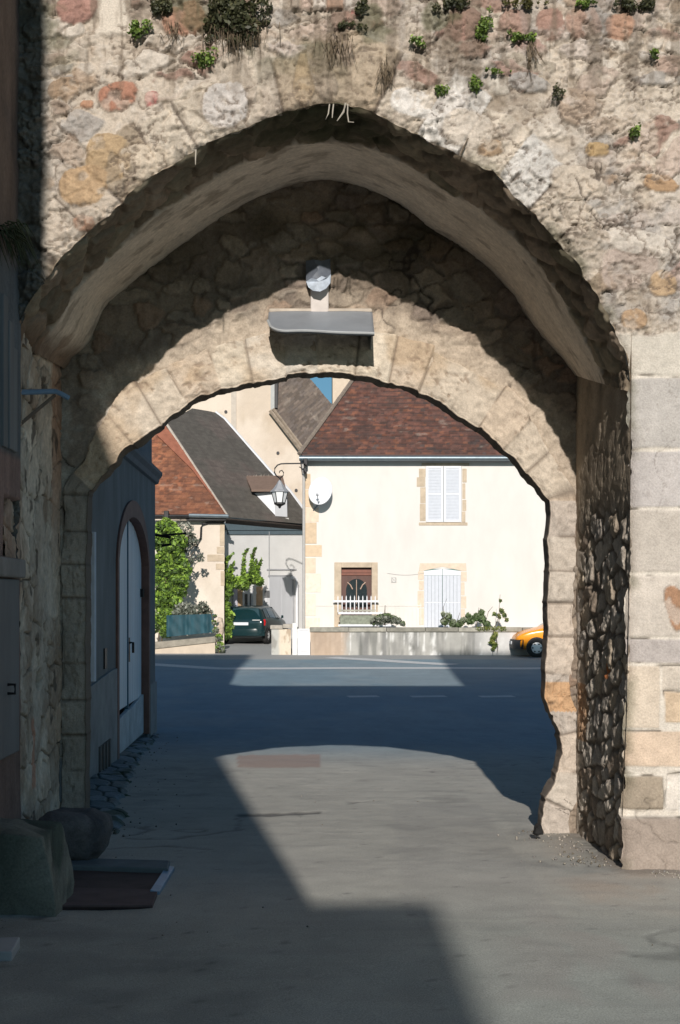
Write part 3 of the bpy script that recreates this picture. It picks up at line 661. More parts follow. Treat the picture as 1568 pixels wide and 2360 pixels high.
# ---- stones and fittings on the ground at the left
def rock(name, label, cat, pts, mat, Y, depth, seed, ex=3.2, na=.10, cols=((.05, .055, .06), (.09, .09, .09))):
    """weathered block: outline in the picture plane at depth Y, rounded through its depth"""
    n = 90; line = resample(pts + [pts[0]], n=n + 1)[:-1]; cx, cy = line.mean(0); m = 34
    vs = []; cs = []
    for j in range(m + 1):
        a = math.pi * j / m; yy = -math.cos(a); rr = (1 - abs(yy) ** ex) ** (1 / ex) if abs(yy) < 1 else 0
        for i in range(n):
            q = P(cx + (line[i, 0] - cx) * max(rr, .001), cy + (line[i, 1] - cy) * max(rr, .001), Y)
            vs.append((q.x, Y + depth / 2 + yy * depth / 2, q.z))
    vs = np.array(vs); nn = fbm(vs[:, 0] * 3 + vs[:, 1] * 2.2, vs[:, 2] * 3 - vs[:, 1] * 1.7, 4, seed); n3 = fbm(vs[:, 0] * 16 + vs[:, 1] * 9, vs[:, 2] * 16 - vs[:, 1] * 9, 4, seed + 1)
    ctr = vs.mean(0); dirv = vs - ctr; dirv /= np.linalg.norm(dirv, axis=1)[:, None] + 1e-6
    vs = vs + dirv * ((nn - .5) * na + (n3 - .5) * .028)[:, None]
    c = mix(cols[0], cols[1], sst(.35, .65, nn)) * (.5 + n3)[:, None]
    i = np.arange((m + 1) * n).reshape(m + 1, n); f = np.stack([i[:-1], np.roll(i, -1, 1)[:-1], np.roll(i, -1, 1)[1:], i[1:]], -1).reshape(-1, 4)
    o = npmesh(name, vs, f[:, ::-1], M['rubble'], None, c); return tag(o, label, cat)
rock('boulder', 'rounded dark guard stone at the foot of the left passage wall', 'stone', [(80, 1990), (72, 1930), (84, 1893), (115, 1882), (190, 1884), (232, 1902), (238, 1925), (228, 1968), (207, 1990), (150, 1995)], None, 9.75, .55, 601, ex=4.5, na=.07, cols=((.055, .055, .062), (.12, .115, .115)))
rock('stone_block', 'big mossy stone block in the lower left corner beside the hatch', 'stone', [(-90, 2170), (-80, 1926), (10, 1922), (96, 1932), (112, 1985), (128, 2075), (130, 2142), (60, 2172)], None, 8.15, .62, 611, ex=44, na=.035, cols=((.06, .08, .065), (.19, .20, .17)))
rock('small_stone', 'small black stone at the foot of the right arch jamb', 'stone', [(1230, 1925), (1231, 1905), (1240, 1898), (1252, 1903), (1254, 1925), (1242, 1930)], None, 11.3, .10, 621, cols=((.02, .02, .02), (.03, .03, .03)))
ht = thing('cellar_hatch', 'low brown cellar hatch with a grey kerb and a blue metal edge', 'hatch', G(250, 2050))
def hatchf():
    a, bq, c_, d = G(120, 2012, .025), G(378, 2020, .022), G(352, 2094, .014), G(105, 2096, .02)
    b = MB(); b.prism([a, bq, c_, d], (0, 0, -.18)); 
    o = b.build('lid', M['hatch'], ht, bevel=.006)
    m1, m2 = a.lerp(d, .52), bq.lerp(c_, .52)
    b = MB(); b.prism([m1 + Vector((0, -.01, .003)), m2 + Vector((0, -.01, .003)), c_ + Vector((0, 0, .006)), d + Vector((0, 0, .006))], (0, 0, -.05)); b.build('board', plain('dusty_purple_board', (.105, .075, .075), .9, amt=.25), ht, bevel=.004)
    a2, b2 = G(120, 1997, .02), G(392, 2003, .02)
    b = MB(); b.prism([a2 + Vector((0, 0, .05)), b2 + Vector((0, 0, .042)), bq + Vector((.03, 0, .035)), a + Vector((0, 0, .035))], (0, 0, -.2)); b.build('kerb', plain('bluish_kerb', (.12, .15, .165), .85, amt=.2), ht, bevel=.01)
    p, q = G(384, 2009, .045), G(346, 2062, .03)
    b = MB(); b.prism([p, p + Vector((.055, .0, -.01)), q + Vector((.06, 0, -.01)), q], (0, 0, -.03)); b.build('metal_edge', M['bluemetal'], ht, bevel=.004)
hatchf()
a_, b_, c_, d_ = G(-40, 2183, .05), G(47, 2180, .05), G(28, 2215, .05), G(-60, 2217, .05)
b = MB(); b.prism([a_, b_, c_, d_], (0, 0, -.12)); o = b.build('pale_slab', M['white_slab'], None, bevel=.008); tag(o, 'thin pale grey slab at the left picture edge below the mossy block', 'slab')

# ================================================================== GROUND
def ground():
    xs = np.unique(np.concatenate([np.linspace(-160, -12, 40), np.arange(-12, -3.6, .5), np.arange(-3.6, 4.4, .045), np.arange(4.4, 14, .5), np.linspace(14, 160, 40)]))
    ys = np.unique(np.concatenate([np.linspace(-60, 4, 33), np.arange(4, 26, .045), np.arange(26, 62, .2), np.linspace(62, 400, 60)]))
    X, Y = np.meshgrid(xs, ys, indexing='ij'); Z = gz(Y)
    n1 = fbm(X * .5, Y * .28, 4, 701); n2 = fbm(X * 2.2, Y * 1.1, 4, 702); n3 = fbm(X * 9, Y * 7, 3, 703); st = fbm(X * .7, Y * 5, 4, 704)
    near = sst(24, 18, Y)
    c = mix((.19, .27, .32), (.225, .29, .325), sst(.4, .62, n1));  # bluish far asphalt, with the tint of the square's shade painted in
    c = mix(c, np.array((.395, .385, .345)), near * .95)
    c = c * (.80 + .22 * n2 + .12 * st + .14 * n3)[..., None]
    sp = vn(X * 60, Y * 40, 711); c = mix(c, (.50, .48, .44), .5 * sst(.93, .97, sp) * near); c = mix(c, (.10, .10, .10), .5 * sst(.93, .97, vn(X * 50, Y * 36, 712)) * near)
    px = CX + X * F / np.maximum(Y, 1); py = CY + (H - Z) * F / np.maximum(Y, 1)
    c = mix(c, (.40, .34, .285), .8 * sst(.34, .56, n2) * sst(1200, 1380, px) * sst(1880, 1950, py) * sst(2150, 2030, py))
    c = mix(c, (.31, .235, .205), .8 * sst(0, 5, np.minimum(np.minimum(px - 545, 742 - px), np.minimum(py - 1738, 1772 - py)) + 5 * (n3 - .5)) * (Y > 5))
    c = mix(c, (.38, .33, .30), .5 * sst(.50, .66, n2) * sst(1000, 1300, px) * sst(2050, 2150, py))
    c = mix(c, (.31, .30, .28), .3 * sst(.58, .70, fbm(X * .6, Y * 6, 3, 705)) * near)
    c = mix(c, (.17, .17, .165), .3 * sst(.60, .74, fbm(X * 1.6, Y * 1.3, 4, 707)) * near)
    ck = np.maximum(sst(.010, .003, abs(fbm(X * .55, Y * .5, 4, 706) - .5)) * near * sst(.56, .62, n1) * (abs(X) < 4) * .6, sst(5, 2, abs(py - 1874 + .03 * (px - 560) - 8 * n3)) * (px > 545) * (px < 745) * (Y > 5)); c = mix(c, (.07, .07, .07), .75 * ck)
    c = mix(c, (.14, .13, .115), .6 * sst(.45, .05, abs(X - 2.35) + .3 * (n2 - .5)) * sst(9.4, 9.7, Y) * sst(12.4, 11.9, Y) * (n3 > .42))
    c = mix(c, np.array((.30, .295, .28)), .3 * ((np.maximum(abs(X - .95 - .04 * (Y - 8)) - .42, 0) + np.maximum(abs(Y - 11.2) - 3.1, 0)) < .02 + .02 * n3))
    c = c * (1 - np.array((.26, .19, .17)) * sst(9.6, 6.8, Y)[..., None])  # foreground shade painted in towards the viewer, over lit ground too
    # paved strip in front of the far wall
    c = mix(c, (.36, .36, .35), .85 * sst(47.6, 48.2, Y))
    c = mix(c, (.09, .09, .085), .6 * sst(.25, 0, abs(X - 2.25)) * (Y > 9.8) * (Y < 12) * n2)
    Z = Z + ((n2 - .5) * .03 + (n3 - .5) * .008 - .012 * ck) * ((Y > 4) & (Y < 30) & (abs(X) < 5)) * sst(3.0, 5.5, Y)
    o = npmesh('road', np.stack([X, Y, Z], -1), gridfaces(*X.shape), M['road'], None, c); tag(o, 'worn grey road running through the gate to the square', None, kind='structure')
ground()
def flags():
    st = .014
    ys = np.arange(11.75, 24.5, .02); xs = np.arange(-3.05, -1.55, st)
    X, Y = np.meshgrid(xs, ys, indexing='ij')
    n2 = fbm(X * 4, Y * 3, 4, 722); n3 = fbm(X * 16, Y * 10, 3, 723)
    i1, i2, e, lu, lv = voro((X + .4 * (Y - 12) * .12 + .08 * (n2 - .5)) / .34, (Y + .9 * X) / .55, 731, .6)
    sm = sst(.03, .13, e + .05 * (n3 - .5))
    edge = np.interp(Y, [11.7, 13, 15, 18, 22, 25], [-1.72, -1.86, -2.12, -2.42, -2.72, -2.85]) + .22 * (n2 - .5)
    inn = sst(edge + .10, edge - .05, X)
    lift = np.interp(Y, [11.9, 12.6, 14, 17, 25], [.0, .05, .05, .04, .03])
    Z = gz(Y) - .06 + inn * (lift * (.45 + .55 * np.clip((edge - X) / .7, 0, 1)) + .022 * sm + .012 * (i2 - .5) * sm + .055)
    c = mix((.035, .05, .03), pal([(.19, .24, .27), (.22, .27, .29), (.16, .20, .22), (.20, .22, .22)], i1) * (.65 + .6 * n3)[..., None], sm)
    c = mix(c, (.04, .06, .02), .7 * sst(.58, .70, n2))
    o = npmesh('pavement', np.stack([X, Y, Z], -1), gridfaces(*X.shape), M['rubble'], None, c); tag(o, 'sunken bluish flagstones along the blue grey house', None, kind='structure')
flags()
def grit():
    g = np.random.default_rng(77); vs = []; cs = []; fs = []; n = 0
    o8 = np.array([(1, 0, 0), (-1, 0, 0), (0, 1, 0), (0, -1, 0), (0, 0, 1), (0, 0, -1)], float); f8 = np.array([(0, 2, 4), (2, 1, 4), (1, 3, 4), (3, 0, 4), (2, 0, 5), (1, 2, 5), (3, 1, 5), (0, 3, 5)])
    for k in range(420):
        m = g.random()
        if m < .40: x, y = 2.13 - abs(g.normal()) * .22 - .05 * g.random(), g.uniform(9.9, 12)
        elif m < .55: x, y = 2.3 + g.uniform(0, .6), 9.72 - abs(g.normal()) * .15
        elif m < .75: y = g.uniform(11.5, 24); x = float(np.interp(y, [11.7, 15, 18, 22, 25], [-1.75, -2.1, -2.4, -2.7, -2.8])) + abs(g.normal()) * .25
        elif m < .85: x, y = -2.0 + abs(g.normal()) * .35, g.uniform(7, 11)
        else: x, y = g.uniform(-1.8, 2.4), g.uniform(6.2, 19)
        s = g.uniform(.003, .011) * (1.2 if m < .75 else .7); p = o8 * s * g.uniform(.6, 1.4, (6, 3)) + np.array((x, y, float(gz(y)) + s * .3))
        vs.append(p); fs.append(f8 + 6 * k); cs.append(np.tile(np.array([(.28, .26, .22), (.20, .19, .18), (.34, .31, .27), (.15, .13, .10)][g.integers(4)]), (6, 1)))
    o = npmesh('grit', np.concatenate(vs), np.concatenate(fs), M['rubble'], None, np.concatenate(cs), smooth=False); tag(o, 'loose grit and crumbs of mortar along the wall feet', None, kind='stuff')
grit()
def strip(name, pts, w, label, dz=.006):
    """painted line on the road through picture points, w metres wide"""
    pts = [G(*p) for p in pts]; l = resample([(p.x, p.y) for p in pts], step=.4) if (pts[0] - pts[-1]).length > .8 else np.array([(pts[0].x, pts[0].y), (pts[-1].x, pts[-1].y)])
    g = np.gradient(l, axis=0); nn = np.stack([-g[:, 1], g[:, 0]], 1); nn /= np.linalg.norm(nn, axis=1)[:, None]
    b = MB(); vs = []
    for (x, y), (a, c) in zip(l, nn):
        vs += [(x + a * w / 2, y + c * w / 2, float(gz(y + c * w / 2)) + dz), (x - a * w / 2, y - c * w / 2, float(gz(y - c * w / 2)) + dz)]
    b.add(vs, [(2 * i, 2 * i + 1, 2 * i + 3, 2 * i + 2) for i in range(len(l) - 1)]); o = b.build(name, M['line'], None)
    tag(o, label, None, kind='structure'); return o
strip('road_marking', [(300, 1528), (500, 1541), (640, 1541), (780, 1540), (900, 1540), (1060, 1540), (1200, 1541), (1300, 1540)], .75, 'thin white line across the square')
strip('road_marking', [(760, 1515.5), (860, 1521), (950, 1527), (1045, 1532)], .8, 'slanting pale line in the sunlit patch of the square')
for k, (x0, x1) in enumerate([(802, 872), (948, 1028), (1106, 1184)]):
    strip('road_marking', [(x0, 1606), (x1, 1605)], .45, ['left', 'middle', 'right'][k] + ' white dash of the broken line in the shaded square')
# ================================================================== FAR SIDE OF THE SQUARE
def ray(x, y, p0, n):
    """point of the plane (p0, n) seen in direction of picture point x, y"""
    o = Vector((0, 0, H)); d = Vector(((x - CX) / F, 1, -(y - CY) / F)); n = Vector(n)
    return o + d * ((Vector(p0) - o).dot(n) / d.dot(n))
def sheet(name, poly, mat, parent, paint, st=.05, disp=None, thick=0):
    """painted planar polygon (3-D points): paint(u, v) -> colour, height; u runs along the first edge, v across it"""
    p0 = Vector(poly[0]); U = (Vector(poly[1]) - p0).normalized(); n = U.cross(Vector(poly[-1]) - p0).normalized(); V = n.cross(U)
    pl = [((Vector(p) - p0).dot(U), (Vector(p) - p0).dot(V)) for p in poly]
    us = np.arange(min(p[0] for p in pl) - st, max(p[0] for p in pl) + 2 * st, st); vs = np.arange(min(p[1] for p in pl) - st, max(p[1] for p in pl) + 2 * st, st)
    A, B = np.meshgrid(us, vs, indexing='ij')
    ins = inpoly(A, B, pl); q = ins[:-1, :-1].astype(int) + ins[1:, :-1] + ins[1:, 1:] + ins[:-1, 1:]; keep = q >= 2
    loop = pl + [pl[0]]; need = ~ins
    d, fx, fz, _ = nearest(A[need], B[need], loop)
    ta, tb = A[need], B[need]; m = d < st * 1.5; ta[m] = fx[m]; tb[m] = fz[m]; A2, B2 = A.copy(), B.copy(); A2[need] = ta; B2[need] = tb
    c, h = paint(A2, B2)
    W = np.array(p0)[None, None] + A2[..., None] * np.array(U) + B2[..., None] * np.array(V) + h[..., None] * np.array(n)
    v, f, cc = compact(W.reshape(-1, 3), gridfaces(*A.shape, keep=keep), c.reshape(-1, 3))
    return npmesh(name, v, f, mat, parent, cc)
def tiles(cols, w=.22, r=.16, seed=0, age=(.10, .08, .07), lichen=.3, rag=.03, base=1.0):
    def f(u, v):
        n1 = fbm(u * .35, v * .35, 4, seed); n2 = fbm(u * 2, v * 2, 3, seed + 1)
        vv = v / r + .35 * (n2 - .5); row = np.floor(vv); fr = vv - row
        uu = u / w + .5 * (row % 2) + .3 * _h(row, row * 0, row * 0, seed); cu = np.floor(uu); fu = uu - cu
        i = _h(cu, row, row * 0, seed + 3); j = _h(cu, row, row * 0, seed + 4)
        c = pal(cols, np.clip(i * .75 + .25 * n2 + .55 * (n1 - .5), 0, .999)) * (.72 + .5 * j)[..., None]
        c = mix(c, age, .85 * sst(.2, .02, fr) + .25 * sst(.1, .02, np.minimum(fu, 1 - fu)))
        c = mix(c, age, .55 * sst(.52, .7, n1)); c = mix(c, (.42, .36, .30), lichen * sst(.70, .78, fbm(u * 2.2, v * 4, 4, seed + 9)))
        return c * base, -.035 * fr + .02 * (j - .5) + rag * (n2 - .5)
    return f
def stucco(a, b, seed, stain=.5, scol=(.42, .36, .28), sc=1.0):
    def f(u, v):
        n1 = fbm(u * .8, v * .5, 4, seed); n2 = fbm(u * 5, v * 5, 3, seed + 1)
        c = mix(a, b, sst(.35, .65, n1)) * (.94 + .12 * n2)[..., None]
        c = mix(c, scol, stain * sst(.56, .76, fbm(u * 1.4, v * .9, 4, seed + 2)))
        return c, .01 * (n2 - .5)
    return f
def leaves(name, centres, r, n, size, cols, parent=None, mat=None, flat=.0, seed=1, droop=0):
    """many small leaf faces around centres (k x 3) with radii r (k or scalar)"""
    g = np.random.default_rng(seed); centres = np.asarray(centres, float); k = len(centres); r = np.broadcast_to(np.asarray(r, float), (k,))
    w = r ** 2; idx = g.choice(k, n, p=w / w.sum())
    d = g.normal(size=(n, 3)); d /= np.linalg.norm(d, axis=1)[:, None]; rad = r[idx] * g.uniform(.35, 1.0, n) ** .5
    p = centres[idx] + d * rad[:, None] * np.array([1, 1 - flat, 1])
    a = d * .6 + g.normal(size=(n, 3)) * .7; a[:, 2] += droop; a /= np.linalg.norm(a, axis=1)[:, None]
    t = np.cross(a, g.normal(size=(n, 3))); t /= np.linalg.norm(t, axis=1)[:, None]; bb = np.cross(a, t)
    s = size * g.uniform(.55, 1.4, n)[:, None]
    v = np.stack([p - t * s, p + bb * s * .55, p + t * s, p - bb * s * .55], 1)
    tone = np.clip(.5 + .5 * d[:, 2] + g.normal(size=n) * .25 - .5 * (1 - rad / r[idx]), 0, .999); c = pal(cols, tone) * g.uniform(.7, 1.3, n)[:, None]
    return npmesh(name, v.reshape(-1, 3), np.arange(4 * n).reshape(n, 4), mat or M['leaf'], parent, np.repeat(c, 4, 0), smooth=False)
GREEN = [(.030, .050, .014), (.05, .085, .018), (.075, .13, .022), (.12, .19, .03), (.17, .25, .04)]
GREEN = [tuple(v * 2.0 for v in c) for c in GREEN]
DARKG = [(.018, .032, .012), (.03, .05, .016), (.05, .08, .024), (.08, .12, .035)]
GREYG = [(.10, .12, .09), (.16, .18, .14), (.23, .25, .20), (.33, .34, .29)]

# ---- cream house
YH = 51.5
ch = thing('cream_house', 'two storey cream house with a red brown hipped roof facing the square', 'house', P(1000, 1500, YH))
def cream():
    # wall with real openings
    hole = [(787, 1308, 857, 1436), (978, 1311, 1062, 1470), (982, 1075, 1064, 1203)]
    xs = sorted({703, 1420} | {h[0] for h in hole} | {h[2] for h in hole}); ys_ = sorted({1052, 1530} | {h[1] for h in hole} | {h[3] for h in hole})
    b = MB()
    for i in range(len(xs) - 1):
        for j in range(len(ys_) - 1):
            cx, cy = (xs[i] + xs[i + 1]) / 2, (ys_[j] + ys_[j + 1]) / 2
            if any(h[0] < cx < h[2] and h[1] < cy < h[3] for h in hole): continue
            b.poly([P(xs[i], ys_[j + 1], YH), P(xs[i + 1], ys_[j + 1], YH), P(xs[i + 1], ys_[j], YH), P(xs[i], ys_[j], YH)])
    for h in hole:
        a, c = P(h[0], h[3], YH), P(h[2], h[1], YH); D = .32
        b.poly([a, (a.x, YH + D, a.z), (a.x, YH + D, c.z), (a.x, YH, c.z)]); b.poly([(c.x, YH, a.z), (c.x, YH, c.z), (c.x, YH + D, c.z), (c.x, YH + D, a.z)])
        b.poly([(a.x, YH, c.z), (a.x, YH + D, c.z), (c.x, YH + D, c.z), (c.x, YH, c.z)])
    l, r = P(703, 1530, YH), P(1420, 1052, YH)
    b.poly([(l.x, YH, l.z), (l.x, YH, r.z), (l.x, YH + 8, r.z), (l.x, YH + 8, l.z)]); b.poly([(r.x, YH, r.z), (r.x, YH, l.z), (r.x, YH + 8, l.z), (r.x, YH + 8, r.z)])
    b.build('wall', M['cream'], ch)
    # roof
    e0 = P(697, 1046, YH - .25); n = Vector((0, -1, 1)).normalized()
    A, B, C, D = ray(690, 1048, e0, n), ray(1428, 1048, e0, n), ray(1290, 838, e0, n), ray(842, 838, e0, n)
    rf = sheet('roof', [A, B, C, D], M['tile'], ch, tiles([(.095, .058, .048), (.105, .058, .048), (.115, .060, .048), (.125, .062, .049), (.14, .066, .050), (.18, .08, .052), (.085, .06, .054)], .17, .155, 801, (.045, .035, .033), .22, .05), .045)
    A2 = Vector((A.x, A.y + 8.5, A.z)); D2 = Vector((D.x, D.y + .3, D.z))
    b = MB(); b.poly([A2, A, D, D2]); b.poly([B, Vector((B.x, B.y + 8.5, B.z)), Vector((C.x, C.y + .3, C.z)), C]); b.poly([A2, D2, C, Vector((B.x, B.y + 8.5, B.z))]); b.build('roof_slope', plain('brown_back_tiles', (.11, .075, .062), .9, amt=.3, scale=8), ch)
    b = MB(); k = 22; pts = [A.lerp(D, i / k) + Vector((0, 0, .03 + .012 * (i % 2))) for i in range(k + 1)]; b.tube(pts, .085, 7); b.build('hip_tiles', plain('mortared_hip_tiles', (.20, .165, .135), .95, amt=.25, scale=9), ch)
    b = MB(); g0, g1 = P(690, 1056, YH - .38), P(1425, 1056, YH - .38); b.tube([g0, g1], .10, 12); b.build('gutter', M['gutter'], ch, True)
    b = MB(); b.box((l.x - .1, YH - .3, P(0, 1060, YH).z), (r.x, YH + .02, P(0, 1049, YH).z)); b.build('eaves_board', plain('brown_eaves', (.10, .06, .05), .8, amt=.2), ch)
    b = MB(); b.tube([P(697, 1062, YH - .12), P(700.5, 1090, YH - .12), P(700.5, 1500, YH - .12)], .05, 8); b.build('downpipe', plain('pale_downpipe', (.42, .41, .39), .6, amt=.1), ch, True)
    # corner stones, some under a skim of render
    for k, (x1, y0, y1) in enumerate([(716, 1092, 1128), (722, 1128, 1170), (735, 1170, 1204), (730, 1204, 1254), (742, 1256, 1284), (728, 1286, 1322), (740, 1322, 1366), (728, 1368, 1420), (738, 1424, 1476)]):
        c = [(.55, .43, .30), (.60, .47, .33), (.64, .53, .41)][k % 3] if k < 6 else (.70, .62, .52)
        b = MB(); b.pbox(704, y0, x1, y1 - 1, YH - .012 - .004 * (k % 2), .05); b.build('corner_stone', plain('corner_stone_%d' % k, c, .92, amt=.12, scale=6), ch, bevel=.01)
    # upper window
    b = MB()
    for k, (x0, y0, x1, y1) in enumerate([(966, 1080, 981, 1100), (961, 1100, 980, 1122), (969, 1123, 981, 1160), (968, 1161, 981, 1201), (1066, 1080, 1076, 1112), (1066, 1114, 1073, 1150), (1066, 1152, 1075, 1178), (1065, 1179, 1073, 1204)]):
        b.pbox(x0, y0, x1, y1, YH - .012, .06)
    b.pbox(972, 1067, 1082, 1074, YH - .016, .08); b.pbox(966, 1204, 1078, 1211, YH - .02, .08)
    b.build('window_surround', M['beige'], ch, bevel=.012)
    w = MB(); w.pbox(982, 1075, 1064, 1203, YH + .20, .02); w = w.build('window', M['glass'], ch)
    for k, (x0, x1) in enumerate([(982.5, 1022.3), (1023.2, 1063.5)]):
        b = MB(); b.pbox(x0 + 3, 1078, x1 - 3, 1200, YH - .03, .03); o = b.build('shutter', M['shutter'], ch)
        f = MB(); f.pbox(x0, 1074, x0 + 5, 1203, YH - .05, .06); f.pbox(x1 - 5, 1074, x1, 1203, YH - .05, .06)
        for y0, y1 in [(1074, 1079), (1136, 1140), (1198, 1203)]: f.pbox(x0 + 5, y0, x1 - 5, y1, YH - .048, .06)
        f.build('shutter_frame', M['white'], o, bevel=.006)
        s = MB()
        for y in np.arange(1081, 1198, 3.4): s.prism([P(x0 + 5, y + 2.6, YH - .045), P(x0 + 5, y, YH - .03), P(x0 + 5, y + 1, YH - .028)], (P(x1 - 5, y, YH).x - P(x0 + 5, y, YH).x, 0, 0))
        s.build('louvres', M['shutter'], o)
    # door
    b = MB(); b.pbox(771, 1296, 787, 1445, YH - .03, .30); b.pbox(857, 1296, 871, 1445, YH - .03, .30); b.pbox(787, 1296, 857, 1308, YH - .03, .30); b.build('door_surround', M['beige'], ch, bevel=.015)
    b = MB(); b.pbox(787, 1308, 857, 1440, YH + .16, .05); d = b.build('door', M['brownwood'], ch)
    b = MB(); b.pbox(787, 1321, 857, 1326, YH + .12, .05); b.pbox(788, 1313, 856, 1320, YH + .145, .03); b.build('transom', plain('reddish_wood', (.16, .05, .028), .5, amt=.2), d, bevel=.006)
    b = MB(); pts = [P(822 + 24 * math.cos(q), 1360 - 26 * math.sin(q), YH + .155) for q in np.linspace(0, math.pi, 17)] + [P(798, 1400, YH + .155), P(846, 1400, YH + .155)][::1]
    b.prism(pts, (0, .03, 0)); b.build('pane', M['glass'], d)
    b = MB(); b.tube([P(801, 1342, YH + .13), P(808, 1348, YH + .13), P(813, 1358, YH + .13)], .022, 6); b.tube([P(843, 1342, YH + .13), P(836, 1348, YH + .13), P(831, 1358, YH + .13)], .022, 6); b.tube([P(822, 1336, YH + .13), P(822, 1400, YH + .13)], .015, 6); b.build('grille', plain('pale_brown_grille', (.45, .32, .25), .5, amt=.1), d, True)
    # shuttered french window
    b = MB()
    for k, (x0, y0, x1, y1) in enumerate([(964, 1317, 977, 1336), (966, 1338, 977, 1360), (963, 1362, 977, 1400), (967, 1402, 977, 1440), (1063, 1318, 1076, 1340), (1063, 1342, 1071, 1372), (1063, 1374, 1075, 1402), (1063, 1404, 1072, 1440)]): b.pbox(x0, y0, x1, y1, YH - .012, .06)
    b.prism([P(966, 1316, YH - .015), P(974, 1316, YH - .015), P(1020, 1306, YH - .015), P(1066, 1316, YH - .015), P(1076, 1316, YH - .015), P(1074, 1298, YH - .015), P(968, 1298, YH - .015)], (0, .06, 0))
    b.build('window_surround', plain('pale_beige_stone', (.62, .52, .41), .92, amt=.12), ch, bevel=.012)
    for k, (x0, x1) in enumerate([(978, 1019.5), (1020.5, 1062)]):
        b = MB()
        nb = 5
        for q in range(nb):
            xa = x0 + (x1 - x0) * q / nb; xb = x0 + (x1 - x0) * (q + 1) / nb; b.pbox(xa + .2, 1326.5, xb - .2, 1387.5, YH - .02, .04); b.pbox(xa + .2, 1389, xb - .2, 1470, YH - .02, .04)
        o = b.build('shutter', M['shutter'], ch, bevel=.004)
        f = MB(); f.prism([P(x0, 1326, YH - .035), P(x1, 1326, YH - .035), P(x1, 1311 + (5 if k else 0), YH - .035), P(x0, 1311 + (0 if k else 5), YH - .035)], (0, .05, 0)); f.build('shutter_head', M['white'], o, bevel=.005)
        f = MB(); f.pbox(x0 + .5, 1387, x1 - .5, 1389.4, YH - .01, .03); f.build('shutter_bar', M['white'], o)
    # house number plate
    b = MB(); b.pbox(902, 1330.5, 914, 1343, YH - .02, .03); o = b.build('number_plate', plain('grey_plate', (.40, .39, .37), .6, amt=.1), ch, bevel=.004)
    b = MB(); c = P(908.2, 1336.7, YH - .028); b.tube([(c.x + .036 * math.cos(q), c.y, c.z + .066 * math.sin(q)) for q in np.linspace(0, 2 * math.pi, 19)], .014, 5, cap=False); b.build('numeral', plain('pale_numeral', (.75, .74, .71), .6, amt=.03), o, True)
cream()
wire = MB(); wire.tube([P(893 + 90 * t, 1321 + 5 * math.sin(math.pi * t) - 1.5 * t, YH - .02) for t in np.linspace(0, 1, 12)], .006, 5)
tag(wire.build('cable', plain('grey_cable', (.45, .43, .41), .7, amt=.05), None, True), 'thin grey cable sagging across the cream wall right of the brown door', 'cable')

# ---- satellite dish
dish = thing('satellite_dish', 'round white satellite dish on the upper left of the cream wall', 'satellite dish', P(738, 1165, YH))
def dishf():
    c = P(738.5, 1131, YH - .50); R = .50; b = MB(); vs = []; fs = []; nr, ns = 8, 36
    ax = Vector((-.28, -1, .34)).normalized(); u = Vector((1, -.28, 0)).normalized(); v = ax.cross(u).normalized()
    if v.z < 0: v = -v
    for i in range(nr + 1):
        r = i / nr
        for k in range(ns):
            q = 2 * math.pi * k / ns; vs.append(c + u * R * .90 * r * math.cos(q) + v * R * 1.10 * r * math.sin(q) - ax * .10 * (1 - r * r))
    for i in range(nr):
        for k in range(ns): fs.append((i * ns + k, i * ns + (k + 1) % ns, (i + 1) * ns + (k + 1) % ns, (i + 1) * ns + k))
    b.add(vs, fs); o = b.build('reflector', M['white'], dish, True); s = o.modifiers.new('t', 'SOLIDIFY'); s.thickness = .02; s.offset = 0
    b = MB(); b.tube([c - v * .42 - ax * .02, c - v * .50 + ax * .12, c + ax * .34 - v * .30], .016, 6); b.tube([c + ax * .30 - v * .30, c + ax * .38 - v * .30], .045, 10); b.build('feed_arm', plain('grey_arm', (.30, .31, .32), .5, amt=.1), dish, True)
    b = MB(); b.tube([c - ax * .12, P(736, 1160, YH - .12), P(726, 1172, YH - .06), P(722, 1178, YH + .02)], .028, 8); b.build('mount', M['gutter'], dish, True)
dishf()
